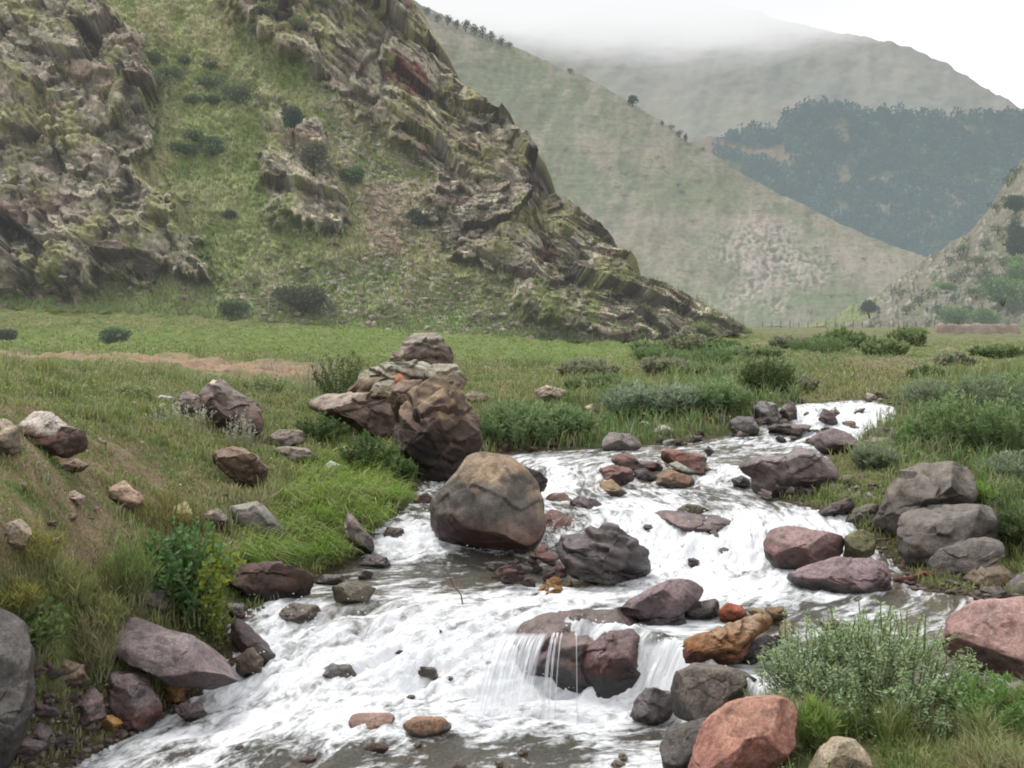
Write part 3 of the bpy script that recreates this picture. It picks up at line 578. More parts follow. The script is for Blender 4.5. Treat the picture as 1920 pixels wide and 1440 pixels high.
rock([(742,672),(755,640),(782,624),(820,626),(847,655),(852,690),(826,698),(780,682)], (.24,.185,.15), 'topmost brown block leaning right on the outcrop', top=(.44,.38,.31), ang=.95, strata=.9, D=.9, Y=16.0)
rock([(745,700),(765,715),(770,742),(748,745),(738,712)], (.44,.17,.07), 'small orange red block between the layered slab and the dark boulder', name='rock', cat='rock', ang=.8, Y=14.0)
rock([(725,690),(735,660),(760,655),(765,685)], (.34,.28,.22), 'small pale block at the left foot of the topmost brown block', name='rock', cat='rock', ang=.8, Y=16.0)
rock([(868,742),(885,733),(917,740),(920,752),(880,755)], (.30,.22,.17), 'low brown stone right of the big outcrop', name='rock', cat='rock', ang=.6)
rock([(1000,735),(1025,722),(1062,732),(1065,750),(1020,754)], (.52,.43,.34), 'pale cream boulder in the green bank above the stream', ang=.7)
rock([(1128,828),(1145,811),(1185,815),(1207,835),(1190,845),(1130,845)], (.22,.19,.17), 'grey round rock at the far water edge in front of the reeds', name='rock', cat='rock', ang=.4)
rock([(1095,765),(1110,757),(1122,770),(1112,782)], (.48,.40,.28), 'small cream stone in the grass above the far water edge', name='rock', cat='rock', ang=.4)
rock([(1193,795),(1210,789),(1225,797),(1215,804)], (.50,.50,.44), 'leftmost of the pale pebbles beside the far reeds', name='rock', cat='rock', ang=.3)
rock([(1222,808),(1245,797),(1270,808),(1262,818),(1235,815)], (.44,.44,.38), 'larger pale flat stone beside the far reeds', name='rock', cat='rock', ang=.4)
rock([(1340,782),(1355,775),(1368,785),(1356,797)], (.17,.16,.155), 'small dark stone left of the dark grey round far boulder', name='rock', cat='rock', ang=.4)
rock([(1690,812),(1705,797),(1722,800),(1715,818)], (.52,.46,.38), 'pale stone at the right end of the dark angular boulder', name='rock', cat='rock', ang=.6)
rock([(1720,735),(1740,728),(1760,735),(1745,743)], (.30,.29,.27), 'grey flat stone among the right bank herbs', name='rock', cat='rock', ang=.4)
rock([(1620,1370),(1650,1350),(1690,1360),(1680,1390),(1635,1395)], (.40,.33,.25), 'beige rock glimpsed under the feathery bush', name='rock', cat='rock', ang=.4, Y=5.65)

rock([(725,745),(745,715),(790,712),(812,740),(800,790),(745,800)], (.20,.14,.10), 'shadowed brown block wedged between the pinkish slab and the big dark boulder', name='rock', cat='rock', ang=.9, Y=13.4, D=.8)
rock([(735,800),(760,790),(800,830),(800,880),(760,880),(732,845)], (.05,.04,.035), 'block painted nearly black for the shade of the hollow under the big outcrop', name='rock', cat='rock', ang=.9, Y=13.2, D=.8)  # gap filler, its dark colour stands in for shade
rock([(790,705),(810,683),(855,683),(878,712),(860,740),(815,735)], (.27,.21,.15), 'tan weathered block under the topmost brown block of the outcrop', name='rock', cat='rock', ang=.9, Y=14.6, D=.9, top=(.42,.38,.28))
rock([(690,745),(700,718),(740,712),(752,745)], (.30,.24,.17), 'pale brown block under the layered tan slab', name='rock', cat='rock', ang=.9, Y=14.8, D=.9, top=(.42,.38,.29))
rock([(520,1152),(545,1132),(590,1135),(605,1158),(560,1170)], (.20,.14,.11), 'brown wet rock in the shallows below the dark undercut ledge', name='rock', cat='rock', ang=.7, **w1)
rock([(585,1098),(605,1078),(640,1078),(650,1098)], (.16,.12,.10), 'low dark rock at the right end of the undercut ledge', name='rock', cat='rock', ang=.7, **w1)
rock([(320,1335),(340,1318),(375,1322),(385,1345),(350,1358)], (.19,.14,.13), 'purple brown rock at the waterline right of the orange brown stone', name='rock', cat='rock', ang=.7, **w1)
rock([(668,1062),(690,1042),(725,1046),(728,1066)], (.13,.10,.09), 'dark wet rock at the foot of the narrow tilted grey rock', name='rock', cat='rock', ang=.7, **w1)
rock([(712,1012),(725,990),(755,992),(760,1012)], (.17,.12,.10), 'dark brown rock beside the small side fall', name='rock', cat='rock', ang=.7, **w1)
# piles of small stones: a few stone meshes, copied with obj.copy()
PROTO = []
for k in range(7):
    K_ = np.random.default_rng(50+k); rad = K_.uniform(.6, 1.1, 9)
    Rf = (lambda rad: (lambda th: np.interp(np.mod(th, 2*math.pi), np.linspace(0, 2*math.pi, 10), np.append(rad, rad[0]))))(rad)
    PROTO.append((Rf, K_.uniform(.5, .9)))
def stone_mesh(k, col, wet):
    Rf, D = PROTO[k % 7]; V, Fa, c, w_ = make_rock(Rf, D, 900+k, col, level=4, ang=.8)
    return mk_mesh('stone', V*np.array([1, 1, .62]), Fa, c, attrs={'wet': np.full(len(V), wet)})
def pile(poly, n, size, cols, label, group, seed, wet=.5, lift=0, cat='stone'):
    r = np.random.default_rng(seed); P = np.array(poly, float); lo = P.min(0); hi = P.max(0)
    protos = [link('stone', stone_mesh(k+seed, cols[k % len(cols)], wet), M_rock) for k in range(min(n, 2*len(cols)+1))]
    done = 0
    while done < n:
        u, v = r.uniform(lo, hi)
        if sdf(np.array([u]), np.array([v]), P)[0] > 0: continue
        x, y = hit(u, v); z = float(surf(np.array([x]), np.array([y]))[0])
        o = protos[done] if done < len(protos) else protos[r.integers(len(protos))].copy()
        if done >= len(protos): C.objects.link(o)
        s = r.uniform(*size)*y/F/2
        o.location = (x, y, z+s*(.1+lift*r.random())); o.rotation_euler = (r.uniform(-.35, .35), r.uniform(-.35, .35), r.uniform(0, 6.28))
        o.scale = (s*r.uniform(.9, 1.5), s, s*r.uniform(.8, 1.2))
        o['label'] = label; o['category'] = cat; o['group'] = group
        done += 1
pile([(905,1080),(950,1058),(1050,1062),(1070,1090),(1000,1108),(940,1105)], 30, (16, 40), [(.15,.085,.08), (.22,.11,.09), (.09,.07,.07)], 'dark red broken stone in the pile left of the folded boulder', 'broken stones piled left of the folded boulder', 21, .6, 2.4)
pile([(1000,1098),(1070,1092),(1080,1108),(1020,1118)], 9, (16, 30), [(.50,.27,.08), (.42,.20,.06)], 'ochre stained stone at the near edge of the broken pile', 'ochre stones edging the broken pile', 22, .6, .5)
pile([(1430,915),(1560,895),(1640,905),(1640,945),(1540,950),(1420,938)], 30, (14, 38), [(.20,.14,.13), (.26,.20,.18), (.12,.09,.09), (.34,.30,.27)], 'small mixed stone on the shingle at the foot of the smooth boulder', 'shingle stones at the foot of the smooth boulder', 23, .3, .8)
pile([(60,1240),(200,1270),(190,1390),(60,1420),(30,1330)], 22, (20, 46), [(.17,.13,.125), (.24,.16,.14), (.12,.10,.095)], 'small purple brown stone filling gaps in the left shore pile', 'small stones of the left shore pile', 24, .35, .4)
pile([(900,828),(1080,830),(1080,845),(900,848)], 12, (12, 30), [(.17,.095,.08), (.12,.08,.07)], 'small maroon stone along the far shore right of the outcrop', 'maroon stones along the far shore', 25, .6, .5)
pile([(1200,822),(1400,808),(1420,818),(1220,842)], 14, (10, 26), [(.20,.15,.13), (.34,.31,.28), (.13,.10,.09)], 'small stone lining the far shore below the reeds', 'small stones lining the far shore', 26, .5, .5)
pile([(1680,1070),(1740,1075),(1745,1100),(1690,1102)], 9, (16, 30), [(.28,.09,.06), (.20,.09,.07)], 'small brick red stone in the crevice beside the lowest right boulder', 'red stones in the right bank crevice', 27, .6, .8)
pile([(1380,1165),(1475,1160),(1480,1200),(1440,1215)], 8, (20, 42), [(.30,.19,.09), (.20,.13,.09), (.36,.27,.14)], 'brown stone heaped at the right end of the long orange slab', 'brown stones by the orange slab', 28, .5, 1.0)
pile([(430,1190),(480,1220),(470,1270),(430,1260)], 9, (16, 34), [(.20,.12,.08), (.26,.15,.10)], 'wet brown pebble between the long grey slab and the dark tongue of rock', 'wet pebbles by the long grey slab', 29, .8, .5)
pile([(590,1120),(700,1045),(740,1050),(640,1130)], 6, (12, 28), [(.14,.10,.09), (.20,.15,.13)], 'small dark stone in the shallows under the grassy bank', 'stones in the shallows under the grassy bank', 30, .8, .1)
pile([(1140,860),(1330,870),(1320,910),(1180,915)], 12, (12, 30), [(.22,.11,.08), (.12,.08,.07), (.28,.17,.08)], 'small reddish stone wedged in the upper rock cluster', 'small stones of the upper rock cluster', 31, .7, .3)
pile([(1480,775),(1640,755),(1690,790),(1640,830),(1560,805)], 10, (10, 26), [(.24,.18,.16), (.36,.30,.26)], 'small stone at the edge of the topmost rapid', 'small stones around the topmost rapid', 32, .5, .3)
pile([(100,940),(330,880),(600,920),(560,960),(350,1000),(150,1050)], 8, (8, 22), [(.40,.32,.25), (.30,.24,.19)], 'small pale stone scattered on the left slope', 'pale stones scattered on the left slope', 33, 0, .1)
pile([(100,760),(500,700),(1000,690),(1000,720),(560,735),(300,770)], 12, (6, 16), [(.46,.42,.36), (.34,.30,.25)], 'small pale stone lying in the left meadow grass', 'pale stones in the left meadow', 34, 0, .2)
pile([(1480,690),(1700,680),(1850,700),(1700,750),(1500,745)], 12, (6, 18), [(.50,.44,.36), (.38,.28,.22)], 'small pale stone on the bare ground beyond the stream', 'pale stones beyond the stream', 35, 0, .2)
pile([(330,880),(620,860),(760,960),(700,1030),(480,1040),(350,980)], 8, (14, 34), [(.26,.21,.18), (.36,.31,.26)], 'medium grey stone half hidden in the grass of the left bank', 'stones half hidden in the left bank grass', 36, 0, 0)
pile([(20,830),(300,830),(330,1000),(120,1060),(10,1000)], 12, (10, 30), [(.36,.25,.18), (.44,.36,.28), (.24,.17,.13)], 'earthy stone scattered over the bare patches of the left slope', 'earthy stones on the bare left slope', 37, 0, .1)
pile([(1560,860),(1650,850),(1760,960),(1660,970),(1640,905)], 16, (14, 36), [(.26,.22,.20), (.36,.32,.28), (.17,.14,.13)], 'grey stone on the right shore between the smooth boulder and the tallest one', 'grey stones on the upper right shore', 38, .1, .3)
pile([(1380,815),(1500,800),(1600,800),(1560,830),(1420,845)], 10, (14, 32), [(.20,.15,.13), (.14,.11,.10)], 'dark stone breaking the surface of the upper stream', 'dark stones breaking the upper stream', 39, .7, .2)
pile([(1430,745),(1500,750),(1500,800),(1400,815),(1360,800)], 12, (12, 30), [(.26,.22,.20), (.17,.14,.13)], 'grey stone heaped on the far bank beside the topmost rapid', 'grey stones beside the topmost rapid', 40, .2, .4)
pile([(1560,740),(1660,742),(1690,760),(1600,752)], 8, (12, 28), [(.30,.24,.19), (.40,.36,.31)], 'small stone along the head of the visible stream', 'stones at the head of the visible stream', 41, .2, .3)
pile([(1050,1060),(1250,930),(1420,1000),(1420,1100),(1250,1085)], 6, (14, 30), [(.20,.14,.13), (.13,.10,.095)], 'dark stone showing in the middle of the white rapids', 'stones showing in the white rapids', 42, .9, .25)
pile([(600,1180),(1000,1180),(900,1300),(500,1330)], 8, (16, 34), [(.22,.18,.15), (.15,.12,.10)], 'stone showing through the churned water of the main cascade', 'stones in the main cascade', 43, .9, .3)
pile([(450,1385),(1150,1385),(1180,1440),(350,1440)], 8, (14, 36), [(.28,.22,.16), (.22,.15,.12)], 'flat brown stone on the bed of the clear lower pool', 'stones on the bed of the lower pool', 44, .9, -.3)
pile([(1780,1090),(1920,1120),(1920,1140),(1780,1115)], 8, (16, 36), [(.24,.20,.17), (.16,.13,.12)], 'brown stone at the waterside below the right bank stack', 'stones below the right bank stack', 45, .4, .3)
# ------------------------------------------------------------------ rocky hillside behind the meadow
SIL = np.array([(-500,-200),(600,-160),(700,-70),(760,-5),(800,55),(830,118),(870,165),(920,205),(985,246),(1000,284),(1020,345),(1060,368),(1100,412),(1180,470),(1205,505),(1250,522),(1300,556),(1340,584),(1370,602),(1405,620),(1425,630)], float)
FOOT = np.array([(-500,600,46),(0,578,46),(300,592,46),(600,613,46),(900,630,45),(1200,644,44),(1340,638,50),(1400,628,56),(1425,628,57)], float)
def cliff_masks(u, v, n, n2):
    uu = u+n*48+n2*18; vv = v+n2*42+n*14
    def reg(poly, s=14): return ss(s, -s, sdf(uu, vv, poly))
    left = reg([(-500,-300),(150,-300),(180,0),(270,70),(285,200),(270,330),(300,370),(365,385),(360,500),(300,512),(200,520),(140,556),(-500,560)])
    rib = reg([(400,-300),(850,-300),(860,-10),(900,110),(980,180),(1080,240),(1110,340),(1190,420),(1300,500),(1390,548),(1440,600),(1360,640),(1195,650),(1080,630),(985,590),(930,500),(850,470),(800,420),(810,330),(740,250),(640,180),(540,110),(440,20)])
    mid = reg([(480,160),(560,200),(620,260),(640,340),(660,420),(600,440),(500,400),(470,300),(510,260)])
    patch2 = reg([(1000,590),(930,480),(830,470),(780,500),(900,560)], 30)*.5
    return np.clip(np.maximum.reduce([left, rib, mid*.75, patch2]), 0, 1), left, rib, mid
def cliff_col(u, v, P, rockm, n, n2, n3, N, crev, H, band):
    cell = _perm[H]/256.
    rk = mix((.47, .43, .35), (.31, .265, .22), ss(-.4, .4, n2))
    rk = rk*(.58+.75*cell)[:, None]
    rk = rk*(1.12+.42*band)[:, None]
    rk = mix(rk, (.56, .53, .41), ss(.45, .75, band)*.45)
    rk = mix(rk, (.21, .135, .115), ss(.62, .9, _perm[H+7]/256.)*.7)
    rk = mix(rk, (.40, .385, .30), ss(.72, .95, _perm[H+31]/256.)*.6)
    def reg(poly, s=4): return ss(s, -s, sdf(u+n3*6, v+n3*6, poly))
    rk = mix(rk, (.20, .095, .08), reg([(715,118),(742,108),(790,140),(808,178),(770,195),(735,160)]))
    rk = mix(rk, (.24, .14, .115), reg([(748,170),(800,165),(808,190),(765,195)]))
    rk = mix(rk, (.42, .41, .31), reg([(655,30),(690,90),(720,150),(765,210),(750,235),(715,190),(685,130),(650,70)])*.8)
    rk = mix(rk, (.13, .075, .065), reg([(985,470),(1045,452),(1058,480),(1005,505)]))
    rk = mix(rk, (.12, .09, .08), reg([(985,290),(1010,300),(1034,352),(1020,370),(990,330)])*.9)
    rk = mix(rk, (.30, .205, .16), reg([(1010,515),(1060,500),(1075,540),(1030,560)], 8)*.8)
    rk = mix(rk, (.21, .13, .115), reg([(450,-100),(560,-60),(600,80),(520,60),(470,10)], 20)*.6)
    rk = rk*(1-.6*crev)[:, None]*np.array([.90, .87, .82])  # shade of crevices and set-back slabs painted into the rock colour
    g = mix((.17, .225, .06), (.29, .275, .13), ss(-.4, .4, n))
    g = mix(g, (.24, .21, .125), ss(0, .5, n3)*.6)
    bright = np.exp(-((u-470)/150)**2-((v-430)/100)**2)+np.exp(-((u-420)/130)**2-((v-230)/60)**2)+np.exp(-((v-560)/45)**2)*.8
    vf_ = np.interp(u, FOOT[:, 0], FOOT[:, 1]); bright = bright + ss(75, 5, vf_-v)*(.75+.5*n)
    g = mix(g, (.185, .255, .07), np.clip(bright, 0, 1)*.75)
    scree = ss(25, -20, sdf(u+n*10, v+n2*10, [(690,355),(750,345),(765,440),(750,480),(700,465)]))
    g = mix(g, np.array((.40, .27, .225))*(.5+cell)[:, None], scree*.9)
    scr2 = ss(30, -30, sdf(u+n*25, v+n2*10, [(400,560),(480,500),(700,470),(900,540),(1000,600),(700,600),(420,600)]))
    g = mix(g, np.array((.32, .29, .24))*(.5+cell)[:, None], scr2*ss(.0, .35, n3)*.7)
    scr3 = ss(30, -30, sdf(u+n*25, v+n2*10, [(560,150),(640,180),(820,330),(1000,330),(850,480),(680,400)]))
    g = mix(g, np.array((.33, .28, .22))*(.45+cell)[:, None], scr3*ss(-.2, .25, n3)*.8)
    ledge = ss(.62, .9, N[:, 2]+n3*.25)*ss(-.1, .3, n)*.75
    r2 = rockm*(1-ledge)
    # short moss and grass settled on rock
    rk = mix(rk, (.22, .215, .09), ss(.05, .6, n3+n*.7)*.4)
    inr = ss(.02, .38, n+n2*.7+.35*n3)*.85
    return mix(g, rk, ss(.2, .75, r2*(1-inr*.8)))
def build_cliff():
    us = np.concatenate([np.linspace(-500, -60, 120), np.linspace(-58, 1424, 760)])
    vt = np.interp(us, SIL[:, 0], SIL[:, 1]); vf = np.interp(us, FOOT[:, 0], FOOT[:, 1]); Yf = np.interp(us, FOOT[:, 0], FOOT[:, 2])
    Yt = np.interp(us, [-500, 0, 700, 760, 1000, 1200, 1425], [86, 83, 79, 77, 65, 57, 57.5])
    nr = 400; t = np.linspace(0, 1, nr)
    U = np.tile(us, (nr, 1)); T = t[:, None]*np.ones_like(U)
    Vv = vf+(vt-vf)*T; Y = Yf+(Yt-Yf)*T**1.08
    Y = np.where(T < .06, Y, Y)
    # broad masses stand forward of the gully
    nn = np.zeros(U.size)
    PX = np.stack([U.ravel()/90, Vv.ravel()/90, nn], 1)
    a = fbm(PX, 4); b = fbm(PX*3.1+4, 4); c = fbm(PX*9+8, 3)
    rockm, left, rib, mid = cliff_masks(U.ravel(), Vv.ravel(), a, b)
    Yr = Y.ravel(); tt = T.ravel(); fadeb = ss(0, .05, tt)
    fade_t = ss(1.0, .97, tt)
    Yr = Yr - (3.2*left + 2.0*rib + 1.0*mid)*fadeb*ss(.0,.15,tt) - a*1.2*fadeb
    X = (U.ravel()-CX)/F*Yr; Z = CZ-(Vv.ravel()-HV)/F*Yr
    P = np.stack([X, Yr, Z], 1)
    # strata dip down to the right
    d1 = np.array([.56, -.1, -.82]); d2 = np.array([.80, .15, .58]); d3 = np.cross(d1, d2)
    wq = np.stack([P@d1, P@d2, P@d3], 1) + np.stack([a, a*.6, -a], 1)*.8
    def shards(sc, sx, sy, sz, o):
        q = wq/sc*np.array([sx, sy, sz])*1.1+o; f1, f2, h, vv = worley(q)
        tl = _g[h & 255]; return (_perm[h]/256.-.5)*.8 + (vv*tl).sum(1)*1.25, f2-f1, h
    s1, e1, h1 = shards(4.0, .5, 1.1, .8, 3)
    s2, e2, h2 = shards(1.5, .55, 1.2, .9, 11)
    s3, e3, h3 = shards(.42, .6, 1.2, 1, 23)
    amp = rockm*fadeb
    st = perlin(wq*np.array([.10, .95, .30])+40); st2 = perlin(wq*np.array([.22, 2.6, .8])+60)
    band = np.tanh(st*4)*.5+np.tanh(st2*4)*.3
    disp = amp*(s1*1.5 + s2*.70 + s3*.26 + c*.03 + band*.22)
    grassy = (1-rockm)*fadeb*(.30*b+.14*c+.18*np.clip(s3, -.5, .5))
    disp = disp+grassy
    nrm = np.array([.14, -.95, .22])
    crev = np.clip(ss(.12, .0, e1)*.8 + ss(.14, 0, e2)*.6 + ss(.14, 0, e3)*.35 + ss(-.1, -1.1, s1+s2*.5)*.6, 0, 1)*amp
    # keep the crest where it stands: fade the outward push near the top row
    disp = disp*(.7+.3*fade_t)
    P = P + disp[:, None]*nrm
    # lower lip dives under the meadow
    P = P.reshape(nr, -1, 3)
    lo1 = P[0] + np.array([0, 1.5, -1.2]); lo2 = P[0] + np.array([0, 4, -3.5])
    back = [P[-1] + np.array([.5*k, 1.6*k+.25*k*k, -.1*k-.18*k*k]) for k in range(1, 13)]
    full = np.concatenate([lo2[None], lo1[None], P, np.stack(back)], 0)
    nR = full.shape[0]; V = full.reshape(-1, 3); Fa = grid_faces(nR, len(us))
    N = normals(V, Fa)
    if N[:, 2].mean() < 0: N = -N
    pad = lambda q: np.concatenate([np.tile(q.reshape(nr, -1)[0], (2, 1)), q.reshape(nr, -1), np.tile(q.reshape(nr, -1)[-1], (12, 1))], 0).ravel()
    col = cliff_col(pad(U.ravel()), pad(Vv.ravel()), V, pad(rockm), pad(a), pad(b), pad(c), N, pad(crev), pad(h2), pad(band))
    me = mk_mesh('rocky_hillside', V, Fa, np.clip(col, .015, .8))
    link('rocky_hillside', me, M_cliff, kind='structure')
    return full
CL = build_cliff()
_cu, _cv = proj(CL[..., 0], CL[..., 1], CL[..., 2])
def cliff_pt(u, v):
    k = np.argmin((_cu[2:400]-u)**2+(_cv[2:400]-v)**2); return CL[2:400].reshape(-1, 3)[k]

# ------------------------------------------------------------------ far slopes
def slope(name, sil, foot, Y0, Y1, mat, colf, amp, nc=420, nr=220, pw=1.0, back=(1, 4, -2), rel=.02):
    sil = np.array(sil, float); foot = np.array(foot, float)
    us = np.linspace(sil[0, 0], sil[-1, 0], nc); vt = np.interp(us, sil[:, 0], sil[:, 1]); vf = np.interp(us, foot[:, 0], foot[:, 1])
    vt = vt + fbm(np.stack([us/60, us*0+len(name), us*0], 1), 5)*(5 if 'far' not in name else 3); vt = np.minimum(vt, vf-1)
    y0 = np.interp(us, *zip(*Y0)) if isinstance(Y0, list) else np.full(nc, float(Y0)); y1 = np.interp(us, *zip(*Y1)) if isinstance(Y1, list) else np.full(nc, float(Y1))
    T = np.linspace(0, 1, nr)[:, None]*np.ones(nc); U = np.tile(us, (nr, 1)); Vv = vf+(vt-vf)*T; Y = y0+(y1-y0)*T**pw
    PX = np.stack([U.ravel()/120, Vv.ravel()/120, np.full(U.size, len(name)*1.3)], 1)
    a = fbm(PX, 4); b = fbm(PX*4+3, 4); c = fbm(PX*14+6, 4)
    col = colf(U.ravel(), Vv.ravel(), a, b, c)
    k = 1
    Yr = Y.ravel()*(1 - rel*a*ss(0, .1, T.ravel())*ss(1, .9, T.ravel()))
    X = (U.ravel()-CX)/F*Yr; Z = CZ-(Vv.ravel()-HV)/F*Yr
    P = np.stack([X, Yr, Z], 1); am = amp(U.ravel(), Vv.ravel(), a, b, c) if callable(amp) else amp
    P = P + ((b*.8+c*.25)*am)[:, None]*np.array([0, -.6, .5])
    P = P.reshape(nr, nc, 3)
    bk = [P[-1] + np.array(back)*np.array([q, q, q*q*.5]) for q in range(1, 9)]
    full = np.concatenate([P[:1]+np.array([0, 5, -6.]), P, np.stack(bk)], 0)
    cc = np.concatenate([col.reshape(nr, nc, 3)[:1], col.reshape(nr, nc, 3)] + [col.reshape(nr, nc, 3)[-1:]]*8, 0)
    me = mk_mesh(name, full.reshape(-1, 3), grid_faces(full.shape[0], nc), np.clip(cc.reshape(-1, 3), .01, .9))
    link(name, me, mat, kind='structure')
    uu, vv = proj(P[..., 0], P[..., 1], P[..., 2])
    return lambda u, v: P.reshape(-1, 3)[np.argmin((uu-u)**2+(vv-v)**2)], P, uu, vv
def px_reg(u, v, poly, s): return ss(s, -s, sdf(u, v, poly))
def c_mid(u, v, a, b, c):
    g = mix((.145, .17, .095), (.235, .21, .15), ss(-.35, .35, a+b*.6))
    g = g*(1+.35*c+.2*b)[:, None]
    gu = perlin(np.stack([(u+v*.55)/34+a, (v-u*.3)/150, 0*u+2], 1)); g = g*(1-.28*ss(.05, .5, gu))[:, None]; g = mix(g, (.30, .26, .2), ss(.2, .5, -gu)*.35)
    g = mix(g, (.12, .17, .075), px_reg(u+a*30, v+b*20, [(1150,600),(1200,545),(1560,545),(1640,560),(1560,612),(1150,612)], 20)*ss(-.5, .2, b)*.9)
    g = mix(g, (.14, .175, .085), px_reg(u+a*30, v+b*20, [(1200,330),(1400,330),(1420,400),(1200,410)], 30)*ss(-.3, .3, b)*.8)
    tr_ = perlin(np.stack([u/70, v/5, 0*u+7], 1)); g = g*(1-.22*ss(.1, .5, tr_))[:, None]
    g = mix(g, (.33, .26, .22), px_reg(u+a*30, v+b*15, [(1160,400),(1420,395),(1500,430),(1200,430)], 18)*.6)
    rk = px_reg(u+a*40, v+b*30, [(1330,440),(1430,400),(1480,450),(1560,500),(1440,580),(1380,570),(1400,500),(1320,470)], 25)*ss(-.45, .1, c+b*.4)
    g = mix(g, np.array((.36, .30, .27))*(1+.9*c)[:, None], rk*.75)
    g = mix(g, (.36, .29, .25), px_reg(u+a*30, v+b*15, [(1480,440),(1740,480),(1850,520),(1650,560),(1560,480)], 22)*.55)
    tuft = ss(.2, .45, c)*ss(-.3, .2, b); g = mix(g, (.09, .115, .06), tuft*.7)
    g = mix(g, (.36, .33, .26), px_reg(u+a*20, v+b*12, [(1300,545),(1480,555),(1480,600),(1380,585)], 12)*ss(0, .4, c)*.7)
    return g
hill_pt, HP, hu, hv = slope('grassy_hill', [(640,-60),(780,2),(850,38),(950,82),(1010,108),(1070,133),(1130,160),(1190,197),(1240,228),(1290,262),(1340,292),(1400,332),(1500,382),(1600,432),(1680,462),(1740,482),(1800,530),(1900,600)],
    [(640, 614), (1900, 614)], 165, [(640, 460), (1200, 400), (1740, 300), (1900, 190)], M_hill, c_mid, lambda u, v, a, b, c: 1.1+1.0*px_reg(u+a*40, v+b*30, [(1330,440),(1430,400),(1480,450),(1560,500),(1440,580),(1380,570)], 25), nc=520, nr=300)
def c_spur(u, v, a, b, c):
    g = mix((.20, .185, .135), (.13, .15, .08), ss(-.2, .4, a+b*.7))
    g = mix(g, np.array((.36, .31, .28))*(1+.6*c)[:, None], ss(0, .4, b+c*.6)*.6)
    g = mix(g, (.09, .12, .055), ss(.15, .45, b-c*.3+a*.4)*.7)
    g = mix(g, (.20, .25, .075), px_reg(u, v+b*6, [(1500,618),(1540,603),(1600,573),(1650,562),(1640,590),(1590,606),(1560,618)], 6)*.85)
    return g
spur_pt, SP, su, sv = slope('rocky_spur', [(1515,612),(1545,600),(1600,572),(1650,548),(1700,512),(1745,480),(1790,450),(1820,430),(1850,398),(1880,350),(1905,312),(1940,270),(2000,230),(2200,120)],
    [(1515, 616), (2200, 616)], 140, [(1515, 150), (1700, 200), (1850, 230), (2200, 240)], M_spur, c_spur, 2.2, nc=420, nr=260)
def c_for(u, v, a, b, c):
    g = mix((.10, .125, .08), (.20, .19, .13), ss(-.3, .4, b))
    op = px_reg(u+a*10, v+b*8, [(1390,278),(1450,275),(1500,295),(1480,308),(1410,300)], 8)+px_reg(u+a*10, v+b*8, [(1290,255),(1370,262),(1385,290),(1320,290)], 8)
    g = mix(g, (.38, .25, .19), np.clip(op, 0, 1)*.9)
    return g
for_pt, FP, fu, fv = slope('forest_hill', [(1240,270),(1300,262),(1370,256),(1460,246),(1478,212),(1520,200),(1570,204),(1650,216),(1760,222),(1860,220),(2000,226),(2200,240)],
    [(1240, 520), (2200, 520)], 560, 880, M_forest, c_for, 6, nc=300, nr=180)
def c_far(u, v, a, b, c):
    g = mix((.25, .24, .175), (.22, .22, .17), ss(-.3, .3, a+(v-200)/400))
    g = mix(g, (.33, .27, .21), ss(.1, .5, b)*.35)
    gu = perlin(np.stack([(u+v*.4)/60+a, v/260, 0*u+2], 1)); g = g*(1-.22*ss(0, .5, gu))[:, None]
    g = mix(g, (.24, .25, .12), px_reg(u, v, [(1150,200),(1500,190),(1480,260),(1250,260)], 40)*.4)
    g = mix(g, (.40, .27, .25), px_reg(u+b*20, v+a*10, [(1450,190),(1530,192),(1530,205),(1460,210)], 8)*.7)
    return g
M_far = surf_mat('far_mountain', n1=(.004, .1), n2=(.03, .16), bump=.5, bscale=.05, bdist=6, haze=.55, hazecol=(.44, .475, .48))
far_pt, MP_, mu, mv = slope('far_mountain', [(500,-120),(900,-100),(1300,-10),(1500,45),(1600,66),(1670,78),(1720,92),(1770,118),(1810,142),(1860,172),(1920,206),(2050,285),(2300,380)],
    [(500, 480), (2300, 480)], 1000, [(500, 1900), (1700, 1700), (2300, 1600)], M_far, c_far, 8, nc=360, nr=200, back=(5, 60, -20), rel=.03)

# low cloud lying on the mountain: white absorbing and glowing vapour inside closed shells
def cloud_mat(dens):
    m, t = nm('cloud_vapour'); L = t.links.new
    ab = nd(t, 'ShaderNodeVolumeAbsorption', i_Density=dens); ab.inputs[0].default_value = (0, 0, 0, 1)
    em = nd(t, 'ShaderNodeEmission', i_Strength=dens); em.inputs[0].default_value = (.97, .975, .985, 1)
    ad = nd(t, 'ShaderNodeAddShader'); L(ab.outputs[0], ad.inputs[0]); L(em.outputs[0], ad.inputs[1])
    L(ad.outputs[0], nd(t, 'ShaderNodeOutputMaterial').inputs['Volume']); return m
for (u, v, Y, ru, rv, D, dn) in [(1150, -200, 1150, 900, 225, 160, .0028), (1200, -190, 1120, 880, 240, 150, .003), (1180, -180, 1090, 860, 252, 140, .0032), (1250, -170, 1060, 820, 262, 140, .0032), (1150, -160, 1030, 760, 268, 130, .0034),
                                 (1300, -110, 1000, 520, 225, 110, .0034), (900, -80, 640, 300, 150, 60, .008), (880, -60, 600, 260, 120, 50, .009)]:
    d, Fa = ico(6); s = Y/F
    n = fbm(d*1.6+Y, 4)
    V = d*np.array([ru*s, D, rv*s])*(1+.10*n+.10*fbm(d*np.array([5, 5, 9])+Y, 4)*(d[:, 2] < .3))[:, None]
    link('cloud', mk_mesh('cloud', V, Fa), cloud_mat(dn), loc=((u-CX)*s, Y, CZ-(v-HV)*s), kind='structure')
